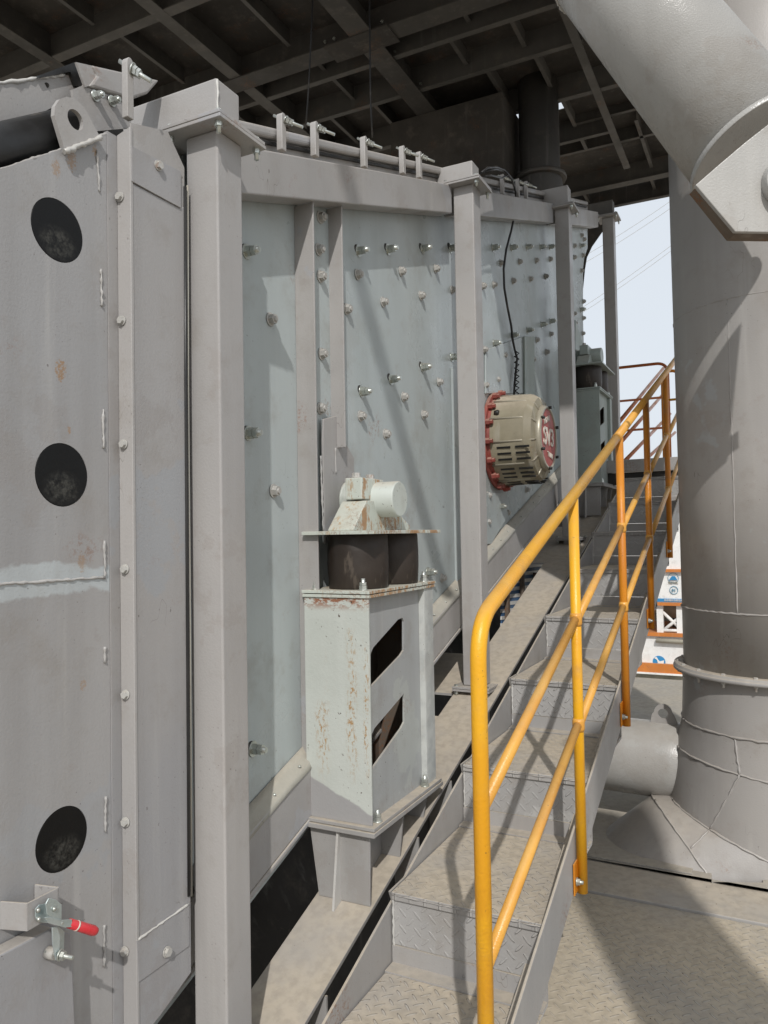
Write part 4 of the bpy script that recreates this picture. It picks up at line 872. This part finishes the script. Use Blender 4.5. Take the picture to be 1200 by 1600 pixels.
# landing end rail
h3 = thing('handrail', (-1.1, 9.4, .6), 'level orange guard rail with rounded corner at the far end of the landing', 'handrail')
Y3 = 9.4
pA = P(955, 575, Y=Y3); pB = P(1047, 567, Y=Y3)
xr = P(1045, 640, Y=Y3).x; zt5 = P(1010, 570, Y=Y3).z
b = MB(); b.tube(path_round([(-2.6, Y3, zt5), (xr, Y3, zt5), (xr, Y3, .61)], .13, 10), RR*.95, 14); put('top_loop', b, 'orgR', h3)
for py_ in (624, 671):
    z_ = P(1000, py_, Y=Y3).z; b = MB(); b.tube([(-2.6, Y3, z_), (xr, Y3, z_)], RR*.75, 12); put('mid_rail', b, 'orgR', h3)
b = MB(); b.cyl((-1.9, Y3, .61), (-1.9, Y3, zt5), RR*.9, seg=14); put('baluster', b, 'orgR', h3)
h4 = thing('handrail', (-.9, 8.9, .6), 'short bright yellow side guard rail of the landing beside the pipe', 'handrail')
Y4 = 8.6; x4 = P(1036, 640, Y=Y4).x
b = MB(); za = P(1044, 580, Y=Y4).z; b.tube(path_round([(x4, Y4, .61), (x4, Y4, za), (x4+.16, Y4, za), (x4+.16, Y4, .61)], .07, 8), RR*.9, 14); put('end_loop', b, 'org', h4)
b = MB(); z_ = P(1044, 625, Y=Y4).z; b.tube([(x4, Y4, z_), (x4+.9, Y4, z_)], RR*.7, 12); b.tube([(x4+.16, Y4, za-.06), (x4+.9, Y4, za-.06)], RR*.7, 12); put('mid_rail', b, 'yel', h4)

# ================================================================== pipes
CXP, CYP, RP = .02, 4.30, .445
pp = thing('vertical_pipe', (CXP, CYP, -.7), 'huge vertical grey pipe at the right edge with bolted flange and elbow', 'pipe')
b = MB(); b.lathe((CXP, CYP, -.69), (0, 0, 1), [(0, RP), (1.03, RP), (2.2, RP+.005), (5.3, RP)], 72); put('upper_pipe', b, 'pipe', pp)
b = MB(); b.lathe((CXP, CYP, -.712), (0, 0, 1), [(0, RP+.046), (.004, RP+.05), (.016, RP+.05), (.018, RP+.047), (.0185, RP+.045), (.030, RP+.045), (.032, RP+.04)], 72); put('flange', b, 'weld' if False else 'beam', pp)
for i in range(20):
    a = 2*math.pi*i/20+.1; c = Vector((CXP+(RP+.024)*math.cos(a), CYP+(RP+.024)*math.sin(a), -.712)); b = MB(); b.hex(c, (0, 0, -1), .010, .010); b.cyl(c, c-Vector((0, 0, .026)), .006, seg=8); b.hex(c+Vector((0, 0, .032)), (0, 0, 1), .007, .010); put('flange_bolt', b, 'nutp', pp)
def ringpts(z, r, a0=0, a1=360, n=60): return [(CXP+r*math.cos(math.radians(a0+(a1-a0)*i/n)), CYP+r*math.sin(math.radians(a0+(a1-a0)*i/n)), z) for i in range(n+1)]
z1 = P(1200, 455, Y=CYP-RP).z; z2 = P(1200, 962, Y=CYP-RP).z
b = MB(); b.weld(ringpts(z1, RP+.001, 150, 380), .004, .03, .2); b.weld(ringpts(z2, RP+.001, 150, 380), .005, .03, .3)
sv = P(1146, 700, Y=CYP-RP*.9); an = math.atan2(sv.y-CYP, sv.x-CXP)
b.weld([(CXP+RP*math.cos(an), CYP+RP*math.sin(an), z2), (CXP+RP*math.cos(an), CYP+RP*math.sin(an), z1)], .0035, .03, .3); put('weld_bead', b, 'pipe', pp)
# mitred elbow
HV = Vector((-math.cos(math.radians(20)), -math.sin(math.radians(20)), 0)); NV = Vector((0, 0, 1)).cross(HV)
RE = RP+.010
def mring(c, th, r, half, n=56):
    """mitre section: ellipse in the plane tilted by th"""
    ax1 = HV*math.cos(th)+Vector((0, 0, 1))*math.sin(th)
    return [c+ax1*(r/math.cos(half))*math.cos(2*math.pi*k/n)+NV*r*math.sin(2*math.pi*k/n) for k in range(n)]
cs = [(Vector((CXP, CYP, 0))+HV*a_+Vector((0, 0, z_)), math.radians(t_)) for a_, z_, t_ in [(0, -.715, 0), (.0, -.96, 0), (.034, -1.155, 7), (.099, -1.524, 21), (.352, -1.740, 55), (.70, -2.00, 60), (1.0, -2.17, 60)]]
rings = [mring(c, t_, RP if i == 0 else RE, math.radians(8), 56) for i, (c, t_) in enumerate(cs)]
b = MB(); b.ringsweep(rings)
for f in b.bm.faces: f.smooth = True
eo = put('elbow', b, 'pipe', pp)
m = eo.modifiers.new('split', 'EDGE_SPLIT'); m.use_edge_angle = True; m.split_angle = math.radians(11)
b = MB()
for i in range(1, 5):
    r_ = mring(cs[i][0], cs[i][1], RE+.001, math.radians(8), 56); b.weld(r_+[r_[0]], .0055, .02, .4)
def seamk(i, px):
    rr = mring(cs[i][0], cs[i][1], RE+.001, math.radians(8), 56)
    c0_ = cs[i][0]; return min((q for q in rr if (q-c0_).dot(FW) < 0), key=lambda q: abs(project(q)[0]-px))
for i, pa, pc_ in ((1, 1151, 1156), (2, 1156, 1116), (3, 1116, 1080)):
    b.weld([seamk(i, pa), seamk(i+1, pc_)], .0045, .02, .4)
put('weld_bead', b, 'pipe', pp)
hc = thing('branch_pipe', tuple(P(1030, 1185, Y=4.32)), 'short horizontal grey pipe with a lifting eye, ending against the elbow behind the stairs', 'pipe')
cA = P(1030, 1186, Y=4.32); b = MB(); rH = .196
b.lathe((cA.x-1.1, cA.y+.06, cA.z), (1, -.05, 0), [(0, rH), (1.0, rH), (1.14, rH), (1.40, rH)], 48); put('pipe_body', b, 'pipeD', hc)
lz = cA.z+rH; lx = P(1036, 1120, Y=4.30).x; lp = [Vector((lx-.068, 4.30, lz-.01)), Vector((lx+.075, 4.30, lz-.01)), Vector((lx+.055, 4.30, lz+.045))]+[Vector((lx+.045*math.cos(a), 4.30, lz+.055+.045*math.sin(a))) for a in [math.pi*k/10 for k in range(11)]]+[Vector((lx-.055, 4.30, lz+.045))]
b = MB(); b.prism(lp, (0, .014, 0), holes=[[Vector((lx+.026*math.cos(2*math.pi*k/20), 4.30, lz+.05+.026*math.sin(2*math.pi*k/20))) for k in range(20)]]); put('lifting_eye', b, 'pipe', hc)

# diagonal pipe
dp = thing('diagonal_pipe', tuple(PD(1150, 215, 3.1)), 'thick glossy grey pipe slanting down across the top right corner to a pivot bracket', 'pipe')
pb0 = PD(1177, 236, 3.03); pt0 = PD(905, -105, 3.62); ddv = (pt0-pb0).normalized(); RD = .240
b = MB(); b.tube([pb0, pb0+ddv*1.3, pb0+ddv*4.5], RD, 72); put('pipe_body', b, 'pipeD', dp)
b = MB(); u = ddv.orthogonal().normalized(); v = ddv.cross(u); c_ = PD(948, -62, 3.52)
tt = (c_-pb0).dot(ddv); cc = pb0+ddv*tt; b.weld([cc+(RD+.002)*(u*math.cos(2*math.pi*k/60)+v*math.sin(2*math.pi*k/60)) for k in range(61)], .007, .02, .3); put('weld_bead', b, 'weld', dp)
b = MB(); b.tube([pb0-ddv*.012, pb0+ddv*.012], RD+.018, 72); put('end_flange', b, 'pipeD', dp, bevel=.004)
# pivot bracket below the flange
fn = -FW; 
def Q(x, y, d=2.74): return PD(x, y, d)
bk = [Q(1087, 289), Q(1149, 362), Q(1290, 364), Q(1310, 110), Q(1225, 175), Q(1165, 222), Q(1118, 262)]
ext = Vector((0, 1, 0))
b = MB(); b.prism(bk, FW*.02); put('bracket_plate', b, 'pipeD', dp, bevel=.003)
b = MB(); q0, q1, q2 = Q(1090, 290, 2.765), Q(1150, 365, 2.765), Q(1300, 367, 2.765)
dv_ = (q1-q0).normalized(); nin = Vector((0, 0, 0))
b.prism([q0, q0+FW*.075, q1+FW*.075, q1], RT*.012+UP*.012); b.prism([q1, q1+FW*.075, q2+FW*.075, q2], UP*.012); put('bracket_rim', b, 'rim', dp)
b = MB(); c_ = PD(1229, 288, 2.74); b.lathe(c_-FW*.045, FW, [(0, .088), (.002, .092), (.045, .092)], 40); put('pivot_disc', b, 'pipeD', dp, bevel=.002)
# ================================================================== plant tower seen through the gap
DT = 24.0
bt = thing('plant_tower', (2.0, 24.5, -7), 'white clad plant tower with orange bands and blue round logos, seen between stairs and pipe', 'building')
def B2(x0, y0, x1, y1, Y=DT, dep=4.0, extra=0.0):
    a = P(x0, y0, Y=Y); c = P(x1, y1, Y=Y); zlo, zhi = min(a.z, c.z), max(a.z, c.z)
    return (min(a.x, c.x), Y-extra, zlo), (max(a.x, c.x), Y+dep, zhi)
def pz(y): return P(1030, y, Y=DT).z
x0_, x1_ = P(960, 900, Y=DT).x, P(1130, 900, Y=DT).x
def slab(name, ya, yb, mat, extra=0.0, dep=4.0, xx=None, bev=0):
    b = MB(); xa_, xb_ = xx or (x0_, x1_); b.box((xa_, DT-extra, pz(yb)), (xb_, DT+dep, pz(ya))); return put(name, b, mat, bt)
slab('upper_cladding', 770, 889, 'white'); slab('orange_band', 889, 893.5, 'orangeF', .12); slab('middle_cladding', 893.5, 941, 'white'); slab('orange_band', 941, 945.5, 'orangeF', .12)
slab('orange_band', 988, 993.5, 'orangeF', .12); slab('base_band', 1036, 1050, 'orangeF', .15, 5); slab('lower_cabin', 993.5, 1036, 'white', .02); slab('white_sill', 1050, 1052.5, 'white', .2, 5); slab('plinth', 1052.5, 1300, 'hopper', -.1)
slab('blue_band', 935, 940, 'blue', .02, 1.0)
for xq in (1031, 1062, 985):
    b = MB(); a = P(xq, 960, Y=DT).x; b.box((a-.09, DT, pz(989)), (a+.09, DT+.18, pz(945))); put('column', b, 'white', bt)
b = MB(); b.tube([P(1032, 953, Y=DT+.1), P(1066, 985, Y=DT+.1)], .05, 6); b.tube([P(1033, 988, Y=DT+.1), P(1070, 958, Y=DT+.1)], .05, 6); b.tube([P(1030, 985, Y=DT+.05), P(1090, 986, Y=DT+.05)], .05, 6); put('cross_brace', b, 'white', bt)
hc_ = P(1056, 956, Y=DT+1.2); b = MB(); b.lathe((hc_.x+.2, DT+1.6, pz(970)), (0, 0, 1), [(0, .75), (pz(960)-pz(970), .95), (pz(945)-pz(970), 1.15)], 24); put('hopper', b, 'hopper', bt)
b = MB(); b.lathe((hc_.x+.2, DT+1.6, pz(988)), (0, 0, 1), [(0, .35), (pz(971)-pz(988), .5)], 16); put('hopper_outlet', b, 'duct', bt)
b = MB(); b.box((x0_, DT+3.0, pz(989)), (x1_, DT+3.1, pz(945))); put('back_wall', b, 'hopper', bt)
b = MB(); a = P(1026, 1000, Y=DT).x; b.tube([(a, DT-.12, pz(1000)), (x1_, DT-.12, pz(1001))], .07, 8); put('pipe_run', b, 'ironL', bt)
def disc2(cx_, cy_, r, mat, name, w=None, ex=.03):
    c = P(cx_, cy_, Y=DT); r *= DT*.0/1+1; pts = [Vector((c.x+r*math.cos(2*math.pi*k/32), DT-ex, c.z+r*math.sin(2*math.pi*k/32))) for k in range(32)]
    b = MB(); hl = []
    if w: hl = [[Vector((c.x+(r-w)*math.cos(2*math.pi*k/32), DT-ex, c.z+(r-w)*math.sin(2*math.pi*k/32))) for k in range(32)]]
    b.prism(pts, (0, .015, 0), holes=hl); return put(name, b, mat, bt)
u_ = (P(1031, 900, Y=DT).x-P(1030, 900, Y=DT).x)
disc2(1052, 903, 8.4*u_, 'teal', 'logo_ring', .55*u_); disc2(1053, 922, 6.6*u_, 'teal', 'number_ring', .7*u_)
b = MB(); b.prism([Vector((P(x, 907, Y=DT).x, DT-.035, pz(y))) for x, y in [(1045.5, 906), (1050, 900), (1055, 900), (1058.5, 906)]], (0, .015, 0)); put('logo_arch', b, 'blue', bt)
b = text_mb('XDNK', 5.2*u_, (P(1052, 910, Y=DT).x, DT-.03, pz(910)), (1, 0, 0), (0, 0, 1), .01); put('logo_lettering', b, 'ironL', bt)
b = text_mb('01', 6.5*u_, (P(1053, 922, Y=DT).x, DT-.03, pz(922)), (1, 0, 0), (0, 0, 1), .01); put('number', b, 'teal', bt)
b = text_mb('MIXING PLANT', 4.2*u_, (P(1055, 937.5, Y=DT).x, DT-.03, pz(937.5)), (1, 0, 0), (0, 0, 1), .005) if False else text_mb('日日田日日田日田日田', 3.6*u_, (P(1056, 937.5, Y=DT).x, DT-.03, pz(937.5)), (1, 0, 0), (0, 0, 1), .005)
put('band_lettering', b, 'white', bt)
disc2(1030, 1034, 10.0*u_, 'blue', 'round_badge', ex=.03)
b = MB(); b.prism([Vector((P(x, 1030, Y=DT).x, DT-.045, pz(y))) for x, y in [(1022, 1028), (1026, 1026), (1029, 1031), (1031, 1033), (1038, 1031), (1037, 1036), (1028, 1036), (1027, 1031)]], (0, .012, 0)); put('badge_bird', b, 'white', bt)

# striped barrier far below behind the base beam
sb = thing('striped_hoarding', tuple(P(805, 950, X=-1.66)), 'blue and white striped hoarding glimpsed in the slot behind the yellow handrail', 'hoarding')
XH_ = -1.66
for i in range(13):
    b = MB(); yy_ = 872+i*11
    b.prism([P(x, y, X=XH_) for x, y in [(784, yy_+3), (850, yy_-4), (850, yy_+1.5), (784, yy_+8.5)]], (-.01, 0, 0)); put('stripe_board', b, 'white', sb)
    b = MB(); b.prism([P(x, y, X=XH_-.002) for x, y in [(784, yy_+8.6), (850, yy_+1.6), (850, yy_+6.9), (784, yy_+13.9)]], (-.008, 0, 0)); put('stripe_board', b, 'blueD', sb)
for xq in (791, 815, 836):
    b = MB(); a = P(xq, 935, X=XH_+.01); b.box((XH_+.004, a.y-.02, a.z-.25), (XH_+.03, a.y+.02, a.z+.2)); put('upright', b, 'rim', sb)

# ================================================================== power lines
PLW = [((900, 400), (1100, 268)), ((905, 408), (1100, 279)), ((880, 492), (1100, 336)), ((880, 500), (1100, 344)), ((880, 478), (960, 425))]
for i, (a, c) in enumerate(PLW[:4]):
    b = MB(); A_ = P(a[0]-60, a[1]+ (a[1]-c[1])*60/(c[0]-a[0]), Y=120); C_ = P(c[0]+80, c[1]-(a[1]-c[1])*80/(c[0]-a[0]), Y=120)
    pts = [A_+(C_-A_)*k/12-Vector((0, 0, 1.2*4*(k/12)*(1-k/12))) for k in range(13)]
    b.tube(pts, .030, 5); tag(put('power_line', b, 'nutp'), ['uppermost thin power line crossing the pale sky', 'second thin power line down, close under the uppermost', 'third thin power line, upper one of the lower pair', 'lowest thin power line crossing the pale sky'][i], 'power line', 'power lines crossing the sky')
